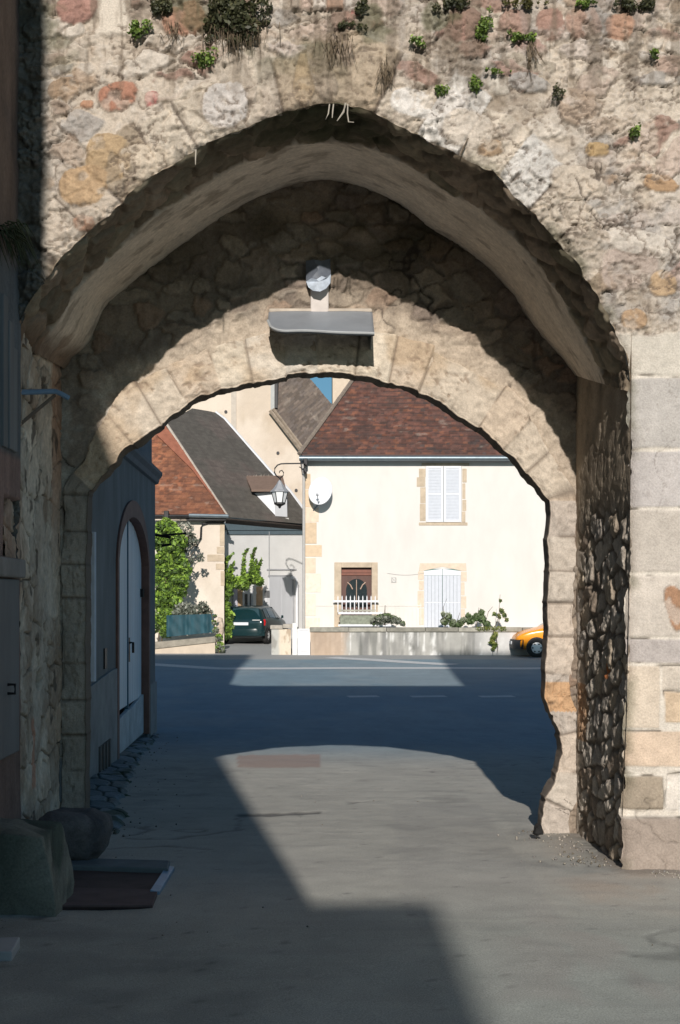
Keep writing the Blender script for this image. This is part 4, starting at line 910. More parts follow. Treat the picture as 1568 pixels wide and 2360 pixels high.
# ---- lantern on its bracket
lan = thing('street_lantern', 'old street lantern with white panes hanging from a curled iron bracket', 'street lantern', P(700, 1068, 50.9))
def lantern():
    Y = 50.9; b = MB()
    b.tube([P(703, 1068, YH), P(703, 1068, Y), P(660, 1068.5, Y), P(648, 1069, Y), P(640, 1072, Y), P(634, 1079, Y), P(633, 1089, Y), P(637, 1096, Y), P(646, 1103, Y), P(646, 1108, Y)], .026, 7)
    b.tube([P(646, 1102, Y), P(653, 1096, Y), P(654, 1089, Y), P(650, 1084, Y), P(645, 1086, Y), P(644, 1090, Y)], .022, 6)
    b.tube([P(690, 1076, Y), P(700, 1082, Y), P(704, 1090, Y)], .018, 6)
    b.build('bracket', M['black'], lan, True)
    b = MB(); b.pbox(700, 1056, 709, 1072, Y + .1, .5); b.pbox(699, 1078, 707, 1089, Y + .1, .5); b.build('wall_plate', M['black'], lan, bevel=.02)
    c = P(645, 1140, Y); zz = lambda y: P(0, y, Y).z - c.z
    b = MB(); b.lathe([(.02, zz(1106)), (.07, zz(1110)), (.11, zz(1115)), (.25, zz(1127)), (.345, zz(1132)), (.345, zz(1134)), (.0, zz(1133))], c, seg=6); b.build('cap', plain('grey_lantern_cap', (.30, .31, .33), .5, amt=.15), lan)
    b = MB(); b.lathe([(.29, zz(1134)), (.18, zz(1160))], c, seg=6); b.build('panes', M['opal'], lan)
    b = MB()
    for k in range(6):
        q = math.pi * k / 3; b.tube([c + Vector((.30 * math.cos(q), .30 * math.sin(q), zz(1133))), c + Vector((.19 * math.cos(q), .19 * math.sin(q), zz(1160)))], .017, 5)
    b.lathe([(.0, zz(1158)), (.21, zz(1158)), (.21, zz(1162)), (.06, zz(1167)), (.035, zz(1171)), (0, zz(1172))], c, seg=6); b.build('frame', M['black'], lan)
lantern()

# ---- tall house behind, with its steep roof, and the far house
YT = 66.0
tl = thing('tall_house', 'tall pale stone house with a steep grey brown roof behind the lantern', 'house', P(560, 1300, YT))
def tall():
    wall = [P(340, 1290, YT), P(704, 1290, YT), P(704, 1048, YT), P(697, 1040, YT), P(624, 946, YT), P(624, 700, YT), P(340, 700, YT)]
    sheet('wall', wall, M['render'], tl, stucco((.60, .525, .44), (.53, .45, .365), 821, .5, (.44, .36, .27)), .12)
    b = MB(); b.pbox(533, 700, 545, 1290, YT - .06, .08); b.build('pilaster', plain('grey_pilaster', (.47, .42, .36), .9, amt=.1), tl)
    b = MB(); b.box((P(340, 0, YT).x, YT + .02, .5), (P(622, 0, YT).x, YT + 9, P(0, 701, YT).z)); b.box((P(600, 0, YT).x, YT + .05, .5), (P(700, 0, YT).x, YT + 9, P(0, 1045, YT).z)); b.build('masonry', plain('pale_masonry', (.52, .45, .37), .9, amt=.1), tl)
    rp = [P(697, 1042, YT - .2), P(790, 960, YT + 2.2), P(716, 868, YT + 6.6), P(700, 850, YT + 6.8), P(626, 850, YT + 4.6), P(626, 944, YT - .1)]
    n = (rp[1] - rp[0]).cross(rp[5] - rp[0]); rp = [rp[0], rp[1]] + [ray(x, y, rp[0], n) for x, y in [(712, 868), (690, 845), (626, 845)]] + [rp[5]]
    sheet('roof', rp, M['tile'], tl, tiles([(.15, .12, .10), (.16, .13, .108), (.17, .135, .112), (.145, .12, .105), (.175, .14, .115)], .45, .12, 831, (.11, .09, .08), .3, .05), .05)
    b = MB(); b.tube([P(696, 1041, YT - .3), P(623, 946, YT - .25)], .10, 6); b.tube([P(701, 1036, YT - .2), P(630, 942, YT - .15)], .07, 6); b.build('verge', plain('stone_verge', (.27, .22, .17), .9, amt=.3), tl)
    b = MB(); b.pbox(624, 700, 633, 944, YT - .12, .3); b.build('corner_trim', plain('grey_zinc_trim', (.36, .37, .36), .6, amt=.1), tl)
    b = MB(); b.pbox(633, 700, 640, 940, YT - .05, .2); b.build('gap', M['black'], tl)
    for x, y in [(521, 949), (683, 1130), (641, 1044)]:
        b = MB(); b.lathe([(0, -.05), (.075, -.05), (.075, .05)], P(x, y, YT - .01), 'y', 10); b.build('putlog_hole', M['black'], tl)
tall()
fh = thing('far_house', 'sliver of a beige house with a grey lichen roof between the two big roofs', 'house', P(800, 950, 82))
b = MB(); b.pbox(767, 800, 900, 1000, 84, 6); b.build('wall', plain('beige_far_wall', (.55, .46, .36), .9, amt=.08), fh)
q = [P(772, 932, 80), P(806, 935, 80), P(850, 860, 83), P(822, 873, 83)]; sheet('roof', q, M['tile'], fh, tiles([(.16, .15, .12), (.20, .18, .14), (.13, .12, .10)], .2, .16, 841, (.08, .07, .06), .4), .08)
b = MB(); b.pbox(772, 932, 806, 938, 79.9, .4); b.pbox(780, 938, 800, 960, 80.2, 3.5); b.build('eaves', M['redwood'], fh)

# ---- low grey house with the long dark roof
gh = thing('grey_house', 'low light grey house under a long dark slate roof, left of the cream house', 'house', P(610, 1480, 57))
A0, B0 = Vector((-3.86, 56.0, 0)), Vector((-.66, 59.6, 0)); GN = Vector((B0.y - A0.y, -(B0.x - A0.x), 0)).normalized()
def GP(x, y, off=0.0): return ray(x, y, A0 + GN * off, GN)
def ghouse():
    b = MB()
    def slab(o, x0, y0, x1, y1, off, d):
        p = [GP(x0, y1, off), GP(x1, y1, off), GP(x1, y0, off), GP(x0, y0, off)]; o.prism(p, -GN * d)
    b.poly([GP(516, 1500), GP(699, 1500), GP(699, 1200), GP(516, 1200)]); b.build('wall', M['greyrender'], gh)
    e0 = GP(523, 1191, .35); e1 = GP(699, 1208, .35); dv = (e1 - e0); dv.z = 0; dv.normalize(); back = -GN
    slope = (back + Vector((0, 0, 1.15))).normalized(); n = dv.cross(slope).normalized(); n = n if n.z > 0 else -n
    R = lambda x, y: ray(x, y, e0, n)
    poly = [R(523, 1191), R(699, 1207), R(699, 1174), R(669, 1134), R(621, 1085), R(517, 966), R(496, 950), R(443, 941), R(381, 976)]
    def paint(u, v):
        n1 = fbm(u * .7, v * .7, 4, 851); n2 = fbm(u * 3, v * 5, 4, 852); row = np.floor(v / .13); fr = v / .13 - row; i = _h(np.floor(u / .2 + .5 * (row % 2)), row, row * 0, 853)
        c = mix((.115, .098, .088), (.095, .088, .078), sst(.4, .6, n1)) * (.78 + .25 * i + .25 * n2)[..., None]
        band = sst(.03, .0, abs(((u * .6 + v * .02) % 1.3) - .65) * .5); c = mix(c, (.07, .06, .055), .35 * band); c = mix(c, (.06, .055, .05), .5 * sst(.15, .02, fr))
        return c, -.012 * fr + .02 * (n1 - .5)
    sheet('roof', poly, M['tile'], gh, paint, .05)
    b = MB(); b.tube([R(699, 1174) + n * .04, R(669, 1134) + n * .04, R(621, 1085) + n * .04, R(517, 966) + n * .04, R(496, 950) + n * .03], .055, 5); b.build('verge', M['white'], gh)
    b = MB(); b.tube([R(381, 976) + n * .04, R(523, 1191) + n * .04], .06, 6); b.build('hip_ridge', plain('pale_ridge_mortar', (.42, .38, .33), .9, amt=.15), gh)
    b = MB(); p = [GP(520, 1194, .33), GP(699, 1210, .33), GP(699, 1222, .02), GP(520, 1207, .02)]; b.prism(p, (0, 0, -.05)); b.build('soffit', plain('dark_soffit', (.05, .04, .035), .8, amt=.2), gh)
    b = MB(); slab(b, 521, 1204, 699, 1222, .10, .10); slab(b, 526, 1214, 698, 1232, .06, .06); b.build('fascia', plain('blue_grey_fascia', (.10, .14, .165), .6, amt=.12), gh, bevel=.01)
    b = MB(); b.tube([GP(620.5, 1225, .05), GP(620.5, 1330, .05)], .022, 6); b.build('downpipe', plain('grey_pipe', (.30, .31, .32), .6, amt=.1), gh, True)
    # garage doors
    for x0, x1 in [(621, 647.5), (648.5, 674)]:
        b = MB(); slab(b, x0, 1328, x1, 1500, .03, .05); o = b.build('door', plain('pale_grey_door_%d' % x0, (.50, .52, .55), .7, amt=.06, scale=3, streak=5), gh, bevel=.006)
    b = MB(); slab(b, 616, 1311, 684, 1314, .04, .05); slab(b, 619, 1325, 676, 1328, .045, .05); slab(b, 676, 1328, 679, 1500, .04, .05); b.build('door_frame', plain('grey_door_frame', (.37, .38, .40), .7, amt=.1), gh)
    b = MB(); b.tube([GP(672, 1329, .06), GP(676, 1333, .12), GP(681, 1332, .14), GP(684, 1336, .14), GP(685, 1350, .14), GP(685, 1445, .14)], .06, 8); b.build('downpipe', M['white'], gh, True)
    # window under the vine with opened white shutters
    b = MB(); slab(b, 549, 1355, 560, 1440, .03, .05); slab(b, 591, 1352, 606, 1440, .03, .05); b.build('window_surround', plain('ochre_surround', (.55, .38, .24), .9, amt=.2), gh, bevel=.01)
    b = MB(); slab(b, 560, 1368, 592, 1440, .01, .03); o = b.build('window', M['glass'], gh)
    b = MB()
    for x0, x1 in [(560, 564), (572, 576), (580, 583)]: slab(b, x0, 1366, x1, 1440, .05, .05)
    slab(b, 560, 1364, 592, 1369, .045, .05); slab(b, 564, 1402, 592, 1406, .045, .05); b.build('window_frame', M['white'], o)
    b = MB(); slab(b, 539, 1352, 548, 1440, .10, .05); b.build('shutter', plain('lilac_white_shutter', (.58, .57, .66), .6, amt=.06), gh, bevel=.006)
    b = MB(); slab(b, 584, 1353, 591, 1440, .10, .05); b.build('shutter', plain('grey_white_shutter', (.66, .67, .68), .6, amt=.06), gh, bevel=.006)
    b = MB(); slab(b, 615, 1361, 622, 1378, .12, .1); b.build('meter_box', M['greydoor'], gh, bevel=.008); b = MB(); slab(b, 615, 1398, 622, 1408, .12, .1); b.build('meter_box', M['greydoor'], gh, bevel=.008)
    b = MB(); slab(b, 614, 1378, 623, 1398, .12, .1); b.build('meter_shelf', M['white'], gh, bevel=.008); b = MB(); slab(b, 614, 1408, 622, 1414, .12, .1); b.build('meter_shelf', M['white'], gh, bevel=.008)
    # dormer
    off = n * .02
    p0, p1 = R(566, 1102), R(634, 1102)
    f0 = R(634, 1190); f1 = R(662, 1192); up = Vector((0, 0, 1)); t0 = P(634, 1133, f0.y); t1 = P(662, 1133, f1.y)
    dm = MB(); dm.prism([R(586, 1137) + off, R(634, 1188) + off, t0, t0 + Vector((-.05, .1, .0))], dv * .05); dm.poly([f0 + off, f1 + off, t1, t0]); dm.poly([f1 + off, R(662, 1140), t1]); d = dm.build('dormer', M['white'], gh)
    q0, q1 = P(566, 1101, f0.y + 1.0), P(652, 1101, f0.y + 1.0); q2, q3 = P(660, 1133, f0.y - .15), P(580, 1133, f0.y - .15)
    b = MB(); b.prism([q0, q1, q2, q3], (0, 0, .09)); b.build('dormer_roof', M['dormer_roof'], d)
    b = MB(); b.prism([f0 + off + Vector((-.35, -.02, -.02)), f1 + off + Vector((.06, -.02, -.05)), f1 + off + Vector((.06, -.02, -.1)), f0 + off + Vector((-.1, -.02, -.09))], (0, .06, 0)); b.build('dormer_apron', plain('lead_apron', (.55, .55, .53), .6, amt=.1), d)
    b = MB(); g = np.random.default_rng(4)
    for k in range(14): x = 568 + 52 * k / 13; b.tube([P(x, 1101, f0.y + .95), P(x + g.uniform(-3, 3), 1101 - g.uniform(3, 9), f0.y + .95)], [.02, .004], 4)
    tag(b.build('dry_grass', M['root'], None), 'dry grass tufts on the brown dormer roof edge', 'grass')
ghouse()

# ---- house with the orange tiled roof
oh = thing('orange_roof_house', 'cream house with an orange tiled roof end at the left of the square', 'house', P(440, 1440, 54.5))
def orange():
    YO = 54.6
    wall = [P(250, 1500, YO), P(517, 1500, YO), P(517, 1188, YO), P(250, 1188, YO)]
    sheet('wall', wall, M['render'], oh, stucco((.66, .60, .52), (.60, .53, .45), 861, .3), .12)
    e0 = P(390, 1187, YO - .35); n = Vector((0, -1, .95)).normalized(); R = lambda x, y: ray(x, y, e0, n)
    sheet('roof', [R(250, 1186), R(524, 1189), R(381, 975), R(250, 960)], M['tile'], oh, tiles([(.21, .085, .05), (.26, .105, .058), (.29, .125, .068), (.18, .08, .05), (.23, .10, .06)], .17, .15, 871, (.11, .055, .038), .2, .07), .045)
    b = MB(); pts = [R(362, 1010), R(440, 1095), R(488, 1158)]; 
    b.prism([R(381, 978) + n * .05, R(520, 1186) + n * .05, R(494, 1150) + n * .05, R(440, 1080) + n * .05, R(362, 1004) + n * .05, R(362, 980) + n * .05], n * -.04); b.build('roof_band', plain('smooth_orange_tiles', (.27, .105, .065), .9, amt=.2, scale=4), oh)
    b = MB(); b.tube([P(340, 1190, YO - .5), P(436, 1190, YO - .5)], .075, 8); b.build('gutter', M['black'], oh, True)
    b = MB(); b.tube([P(436, 1188, YO - .5), P(527, 1190, YO - .5)], .08, 8); b.build('gutter', M['gutter'], oh, True)
    b = MB(); b.pbox(430, 1192, 521, 1199, YO - .40, .4); b.build('soffit', M['black'], oh)
    b = MB(); b.pbox(378, 1177, 389, 1197, YO - .62, .2); b.build('gutter_end', M['black'], oh, bevel=.02)
    b = MB(); b.tube([P(521, 1198, YO - .1), P(515, 1204, YO - .12), P(480, 1204, YO - .12), P(467, 1208, YO - .12), P(464, 1216, YO - .12), P(463, 1240, YO - .12), P(452, 1262, YO - .12)], .038, 7); b.build('downpipe', M['black'], oh, True)
    for k, (x0, y0, x1, y1) in enumerate([(507, 1206, 518, 1258), (500, 1260, 518, 1276), (478, 1278, 518, 1294), (498, 1299, 518, 1313), (509, 1316, 518, 1350)]):
        b = MB(); b.pbox(x0, y0, x1, y1, YO - .015, .06); b.build('corner_stone', M['beige'], oh, bevel=.01)
orange()

# ---- blue grey house on the left of the lane
bh = thing('blue_house', 'shaded blue grey house with arched white barn doors, left beyond the gate', 'house', (-2.88, 20, -.5))
def blue():
    def X(Y): return -2.80 - (Y - 16.6) * .0185
    Y0, Y1 = 12.3, 25.1; zc = H + 2.06
    def q(Y, z, o=0.0): return Vector((X(Y) + o, Y, z))
    # door outline (barn door with round head)
    dy0, dy1 = 19.72, 23.75; zb = -.42; spring = H + .55; cy_ = (dy0 + dy1) / 2; rr = (dy1 - dy0) / 2; rise = H + 1.26 - spring
    def head(y): 
        t = np.clip(abs(y - cy_) / rr, 0, 1); return spring + rise * (1 - t ** 2.1) ** .62
    ys = sorted(set([Y0, 14, 16, 18] + list(np.linspace(dy0, dy1, 33)) + [24.5, Y1]))
    b = MB()
    for a, c in zip(ys[:-1], ys[1:]):
        m = (a + c) / 2
        if dy0 < m < dy1: b.poly([q(a, head(a)), q(c, head(c)), q(c, zc), q(a, zc)])
        else: b.poly([q(a, -.9), q(c, -.9), q(c, zc), q(a, zc)])
    b.poly([q(Y1, -.9), (-9, Y1 + .6, -.9), (-9, Y1 + .6, zc), q(Y1, zc)])
    b.build('wall', M['bluewall'], bh)
    b = MB()   # dressed surround
    outer = lambda y: spring + (rise + .26) * (1 - np.clip(abs(y - cy_) / (rr + .2), 0, 1) ** 2.1) ** .62
    yo = np.linspace(dy0 - .2, dy1 + .2, 41); prof_o = [(dy0 - .2, zb)] + [(y, float(outer(y))) for y in yo] + [(dy1 + .2, zb)]
    yi = np.linspace(dy0, dy1, 41); prof_i = [(dy0, zb)] + [(y, float(head(y))) for y in yi] + [(dy1, zb)]
    n = len(prof_o); vs = [q(y, z, .03) for y, z in prof_o] + [q(y, z, .03) for y, z in prof_i] + [q(y, z, -.28) for y, z in prof_i] + [q(y, z, -.01) for y, z in prof_o]
    fs = []
    for i in range(n - 1): fs += [(i, i + 1, n + i + 1, n + i), (n + i, n + i + 1, 2 * n + i + 1, 2 * n + i), (3 * n + i, 3 * n + i + 1, i + 1, i)]
    b.add(vs, fs); b.build('door_surround', M['redwood'], bh)
    zk = zb + .62
    for a, c, s in [(dy0 + .02, cy_ - .035, 0), (cy_ + .035, dy1 - .02, 1)]:
        b = MB(); yy = np.linspace(a, c, 7)
        for p_, r_ in zip(yy[:-1], yy[1:]):
            b.prism([q(p_ + .006, zk + .03, -.10), q(r_ - .006, zk + .03, -.10), q(r_ - .006, head(r_) - .03, -.10), q((p_ + r_) / 2, head((p_ + r_) / 2) - .02, -.10), q(p_ + .006, head(p_) - .03, -.10)], (-.05, 0, 0))
        o = b.build('door', M['whitewood'], bh)
        b = MB(); b.prism([q(a, zb + .02, -.06), q(c, zb + .02, -.06), q(c, zk + (.06 if s else -.03), -.06), q(a, zk + (-.12 if not s else -.05), -.06)], (-.07, 0, 0)); b.build('kick_board', plain('pale_kick_board_%d' % s, (.50, .54, .56), .8, amt=.2, scale=4), o, bevel=.01)
        b = MB(); yh = a + .05 if not s else c - .18; b.box((X(yh) - .11, yh, H + .02), (X(yh) - .05, yh + .16, H + .16)); b.build('hinge', M['black'], o)
    b = MB(); b.prism([q(cy_ - .05, zb, -.085), q(cy_ + .05, zb, -.085), q(cy_ + .05, head(cy_) - .02, -.085), q(cy_ - .05, head(cy_) - .02, -.085)], (-.06, 0, 0)); b.build('meeting_stile', plain('blue_stile', (.035, .13, .21), .6, amt=.15), bh)
    b = MB(); b.tube([q(cy_ + .17, H - .70, -.09), q(cy_ + .17, H - .70, -.03), q(cy_ + .17, H - .86, -.03)], .022, 6); b.box((X(22) - .10, cy_ + .12, H - 1.0), (X(22) - .085, cy_ + .23, H - .62)); b.build('door_handle', M['black'], bh)
    b = MB(); b.prism([q(dy0, zb, -.25), q(dy1, zb, -.25), q(dy1, head(cy_), -.25), q(dy0, head(cy_), -.25)], (-.05, 0, 0)); b.build('door_back', M['black'], bh)
    b = MB(); zt = [(Y0, H - 1.12), (15.9, H - 1.12), (18.9, H - .98), (19.44, H - .98), (19.44, -.9), (Y0, -.9)]
    b.prism([q(y, z, .035) for y, z in zt], (-.05, 0, 0)); b.build('plinth', M['plinth'], bh, bevel=.01); b = MB(); b.prism([q(24.05, H - 1.5, .03), q(Y1 + .03, H - 1.5, .03), q(Y1 + .03, -.9, .03), q(24.05, -.9, .03)], (-.05, 0, 0)); pl = b.build('plinth', M['plinth'], bh, bevel=.01)
    b = MB(); b.box((X(18.2) + .0, 17.55, -.35), (X(18.2) + .05, 18.6, .02)); v = b.build('cellar_vent', M['black'], bh)
    b = MB()
    for k in range(4): b = MB(); b.box((X(18.2) + .045, 17.6 + .27 * k, -.35), (X(18.2) + .065, 17.66 + .27 * k, .02)); b.build('bar', M['greydoor'], v)
    b = MB(); b.box((X(18.2) - .01, 18.25, H - .93), (X(18.2) + .02, 18.45, H - .66)); b.build('slot', M['black'], bh)
    b = MB()
    pr = [(0, 0), (.05, .02), (.07, .10), (.12, .16), (.12, .22), (0, .26)]
    for (o0, z0), (o1, z1) in zip(pr[:-1], pr[1:]): b.poly([q(Y0, zc + z0, o0), q(Y1 + .12, zc + z0, o0), q(Y1 + .12, zc + z1, o1), q(Y0, zc + z1, o1)])
    b.poly([q(Y1 + .12, zc + z, o) for o, z in pr]); b.build('cornice', M['bluedark'], bh)
    b = MB(); b.prism([q(Y0, zc + .2, -.06), q(Y1, zc + .2, -.06), q(Y1, zc + 2.6, -.06), q(Y0, zc + 2.6, -.06)], (-5, 0, 0)); b.build('attic_wall', plain('attic_render', (.15, .175, .195), .93, amt=.15, scale=2), bh)
    b = MB(); b.tube([(X(16.6) + .06, 16.75, H - 1.0), (X(16.6) + .06, 16.75, H + .72), (X(16.6) + .06, 16.75, H + .80)], .055, 8); b.build('downpipe', plain('bluish_white_pipe', (.62, .68, .78), .5, amt=.1), bh, True)
    b = MB(); b.tube([(X(25) - .05, 25.2, zc - .9), (X(25) + .25, 25.25, zc - .95), (X(25) + .26, 25.25, zc - 1.08), (X(25) + .1, 25.25, zc - 1.1)], .03, 6); b.tube([(X(25), 25.2, zc - .92), (X(25) + .55, 25.25, zc - .88)], .02, 6); b.build('wall_hook', M['black'], bh, True)
blue()

# ---- low walls, gate pillar, gate, fence
YW = 50.0
lw = thing('garden_wall', 'low stained concrete garden wall with a mossy coping in front of the cream house', 'wall', P(950, 1510, YW))
def gwall():
    z0 = P(0, 1516, YW).z
    def paint(u, v):
        n1 = fbm(u * .6, v * .6, 4, 881); n2 = fbm(u * 4, v * 3, 4, 882); st = fbm(u * 2.6, v * .35, 4, 883); s2 = fbm(u * 9, v * .8, 3, 884)
        c = mix((.36, .355, .33), (.21, .21, .20), sst(.38, .62, st)); c = mix(c, (.62, .62, .60), .8 * sst(.60, .68, s2) * sst(.35, .6, n2)); c = mix(c, (.11, .115, .105), .6 * sst(.58, .7, fbm(u * 6, v * .5, 4, 886)))
        c = mix(c, (.45, .34, .25), sst(1.5, 1.1, u + .5 * (n2 - .5)) * .8); c = mix(c, (.58, .58, .57), .8 * sst(5.6, 6.6, u + .8 * (st - .5)))
        return c * (.8 + .4 * n2)[..., None], .02 * (n2 - .5)
    sheet('wall', [P(716, 1516, YW), P(1330, 1516, YW), P(1330, 1456, YW), P(716, 1456, YW)], M['render'], lw, paint, .045)
    b = MB(); b.box((P(716, 0, YW).x, YW + .02, z0), (P(1330, 0, YW).x, YW + .3, P(0, 1455, YW).z)); b.build('core', M['concrete'], lw)
    b = MB(); b.box((P(716, 0, YW).x, YW + .3, -.3), (P(1330, 0, YW).x, YH, P(0, 1447.5, YW).z)); b.build('terrace', plain('pale_terrace', (.56, .54, .50), .95, amt=.08), lw)
    g = np.random.default_rng(9); x = 714
    while x < 1330:
        w = g.uniform(60, 95); b = MB(); b.pbox(x, 1446 + g.uniform(-.6, .8), min(x + w, 1332) - .8, 1456.3, YW - .07, .44); b.build('coping', plain('coping_%d' % x, tuple(np.array((.27, .26, .22)) * g.uniform(.8, 1.2)), .95, amt=.3, scale=5), lw, bevel=.02); x += w
gwall()
gp = thing('gate_pillar', 'squat weathered stone gate pillar with a slab cap beside the green car', 'pillar', P(648, 1512, 50.2))
def gpil():
    Y = 50.2
    def paint(u, v):
        n1 = fbm(u * 3, v * 2, 4, 891); n2 = fbm(u * 9, v * 3, 4, 892)
        c = mix((.42, .42, .39), (.62, .54, .43), sst(.22, .34, u + .15 * (n1 - .5))); c = mix(c, (.33, .24, .16), .7 * sst(.5, .7, n2) * sst(.3, .5, u)); c = mix(c, (.2, .19, .17), .6 * sst(.6, .72, n1)); return c, .02 * (n2 - .5)
    sheet('shaft', [P(626, 1513, Y), P(671, 1513, Y), P(671, 1450, Y), P(626, 1450, Y)], M['render'], gp, paint, .03)
    b = MB(); a, c = P(626, 1513, Y), P(671, 1450, Y); b.box((a.x + .005, Y + .02, a.z), (c.x - .005, Y + .55, c.z)); b.build('core', M['concrete'], gp)
    b = MB(); b.pbox(623, 1441, 652, 1450, Y - .05, .66); b.pbox(652.5, 1438.5, 674, 1448, Y - .05, .66); b.build('cap', plain('pillar_cap', (.37, .34, .29), .95, amt=.25, scale=6), gp, bevel=.02)
gpil()
wg = thing('garden_gate', 'white panelled garden gate between the pillar and the low wall', 'gate', P(698, 1512, 50.15))
b = MB(); b.pbox(686, 1449, 715, 1511, 50.15, .05); p = b.build('leaf', M['white'], wg, bevel=.008)
b = MB(); b.pbox(686, 1449, 690, 1511, 50.12, .04); b.pbox(711, 1449, 715, 1511, 50.12, .04); b.pbox(690, 1449, 711, 1453, 50.121, .04); b.pbox(690, 1497, 711, 1501, 50.121, .04); b.build('frame', plain('white_gate_frame', (.72, .73, .74), .6, amt=.05), wg, bevel=.005)
b = MB(); b.pbox(674, 1436, 685, 1512, 50.16, .2); b.build('post', plain('off_white_post', (.70, .69, .66), .8, amt=.08), wg, bevel=.012)
fn = thing('picket_fence', 'white picket fence in front of the brown house door', 'fence', P(850, 1440, 51.22))
YP = 51.22
g = np.random.default_rng(12)
for k, x in enumerate(np.arange(722, 975, 9.55)):
    b = MB(); t = 1362 if 786 < x < 866 else 1385
    if 775 < x < 870: b.prism([P(x - 1.1, 1411, YP), P(x + 1.1, 1411, YP), P(x + 1.1, 1376, YP), P(x, 1372, YP), P(x - 1.1, 1376, YP)], (0, .02, 0))
    else: b.prism([P(x - .9, 1440, 51.455), P(x + .9, 1440, 51.455), P(x + .9, 1392, 51.455), P(x, 1389, 51.455), P(x - .9, 1392, 51.455)], (0, .02, 0))
    b.build('picket', M['white'] if 775 < x < 870 else M['cream'], fn)
b = MB(); b.pbox(768, 1383.5, 873, 1388, YP + .022, .03); b.build('rail', M['white'], fn); b = MB(); b.pbox(720, 1395, 767, 1397, 51.477, .018); b.build('rail', M['cream'], fn); b = MB(); b.pbox(874, 1395, 972, 1397, 51.477, .018); b.build('rail', M['cream'], fn)
pb = thing('planter', 'long grey green planter with two white rails below the brown door', 'planter', P(830, 1446, 50.5))
b = MB(); b.pbox(784, 1418, 868, 1441, 50.55, .25); b.build('trough', plain('mossy_grey_trough', (.22, .24, .19), .95, amt=.35, scale=9), pb, bevel=.02)
b = MB(); b.pbox(780, 1411, 882, 1415.5, 50.48, .06); b.build('rail', M['white'], pb); b = MB(); b.pbox(780, 1439, 902, 1443.5, 50.47, .06); b.build('rail', M['white'], pb); b = MB(); b.pbox(782, 1405, 866, 1409.5, 50.58, .2); b.build('lid', plain('grey_stone_lid', (.34, .33, .28), .95, amt=.3), pb)
rw = thing('retaining_wall', 'low beige retaining wall with a sloping stone coping at the far left', 'wall', P(425, 1500, 51))
b = MB(); b.prism([P(300, 1520, 50.8), P(496, 1512, 50.8), P(496, 1478, 50.8), P(300, 1502, 50.8)], (0, .6, 0)); b.build('wall', plain('beige_retaining_wall', (.52, .44, .35), .93, amt=.14, scale=2), rw)
b = MB(); b.prism([P(300, 1502, 50.74), P(498, 1480, 50.74), P(496, 1467, 50.74), P(400, 1476, 50.74), P(300, 1485, 50.74)], (0, .75, 0)); b.build('coping', plain('grey_coping', (.27, .245, .20), .95, amt=.25, scale=5), rw, bevel=.02)

# ---- netting, plants
nt = MB(); vs = []; fs = []; nu, nv = 40, 8
for i in range(nu + 1):
    for j in range(nv + 1):
        x = 384 + (494 - 384) * i / nu; y = (1468 - 18 * i / nu * .6) + ((1418 - .03 * (x - 384)) - (1468 - 18 * i / nu * .6)) * j / nv
        vs.append(P(x, y, 51.6 + .035 * math.sin(i * .5 + 1.5 * math.sin(i * .37)) + .02 * math.sin(j * 1.1 + i * .6)))
for i in range(nu):
    for j in range(nv): a = i * (nv + 1) + j; fs.append((a, a + nv + 1, a + nv + 2, a + 1))
nt.add(vs, fs); tag(nt.build('netting', M['teal'], None, True), 'dark teal windbreak netting on top of the low beige wall', 'netting')

def plant(name, label, cat, blobs, n, size, cols, Y, stems=(), seed=1, part='foliage', sr=.03, group=None, jit=.15):
    t = thing(name, label, cat, P(blobs[0][0], blobs[0][1], Y), group=group); s = Y / F
    c = [np.array(P(x, y, Y + (np.random.default_rng(seed + i).uniform(-1, 1) * r * s * .5))) for i, (x, y, r) in enumerate(blobs)]
    leaves(part, c, [r * s for _, _, r in blobs], n, size, cols, t, seed=seed, flat=.2)
    for i, st in enumerate(stems):
        b = MB(); b.tube([P(x, y, Y) for x, y in st], [sr * (1 - .6 * k / max(1, len(st) - 1)) for k in range(len(st))], 6); b.build('stem', M['bark'], t, True)
    return t
random.seed(3)
blobs = []
for y in range(1212, 1460, 9):
    w = float(np.interp(y, [1205, 1240, 1300, 1350, 1400, 1460], [50, 62, 72, 74, 52, 40])); 
    for k in range(5): blobs.append((355 + random.uniform(0, 1) * w + random.uniform(-4, 8), y + random.uniform(-6, 6), random.uniform(8, 15)))
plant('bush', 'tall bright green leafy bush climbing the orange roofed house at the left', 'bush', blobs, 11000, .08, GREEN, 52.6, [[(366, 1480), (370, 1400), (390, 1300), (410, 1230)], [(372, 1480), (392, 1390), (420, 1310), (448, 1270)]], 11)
plant('twiggy_shrub', 'airy grey green twiggy shrub above the tall bush, beside the black downpipe', 'shrub', [(430, 1225, 22), (445, 1245, 16), (462, 1286, 10), (420, 1260, 20), (408, 1215, 14), (436, 1290, 12)], 520, .075, GREYG, 53.2, [[(408, 1400), (420, 1310), (440, 1265), (455, 1250)], [(412, 1330), (432, 1250), (438, 1222)], [(420, 1300), (462, 1282)]], 13, sr=.025)
plant('grey_shrub', 'silvery grey shrub above the teal netting', 'shrub', [(415, 1410, 18), (430, 1402, 16), (450, 1408, 16), (468, 1400, 14), (480, 1415, 12), (440, 1418, 16)], 900, .075, GREYG, 52.2, [[(410, 1430), (425, 1395)], [(470, 1430), (476, 1385)]], 17)
vb = []
for y in range(1330, 1470, 8): 
    for k in range(3): vb.append((519 + random.uniform(-8, 15) - max(0, (y - 1430)) * .15, y, random.uniform(6, 10)))
for x in range(520, 600, 6):
    for k in range(2): vb.append((x, float(np.interp(x, [520, 545, 560, 600], [1325, 1345, 1342, 1335])) + random.uniform(-9, 12), random.uniform(6, 11)))
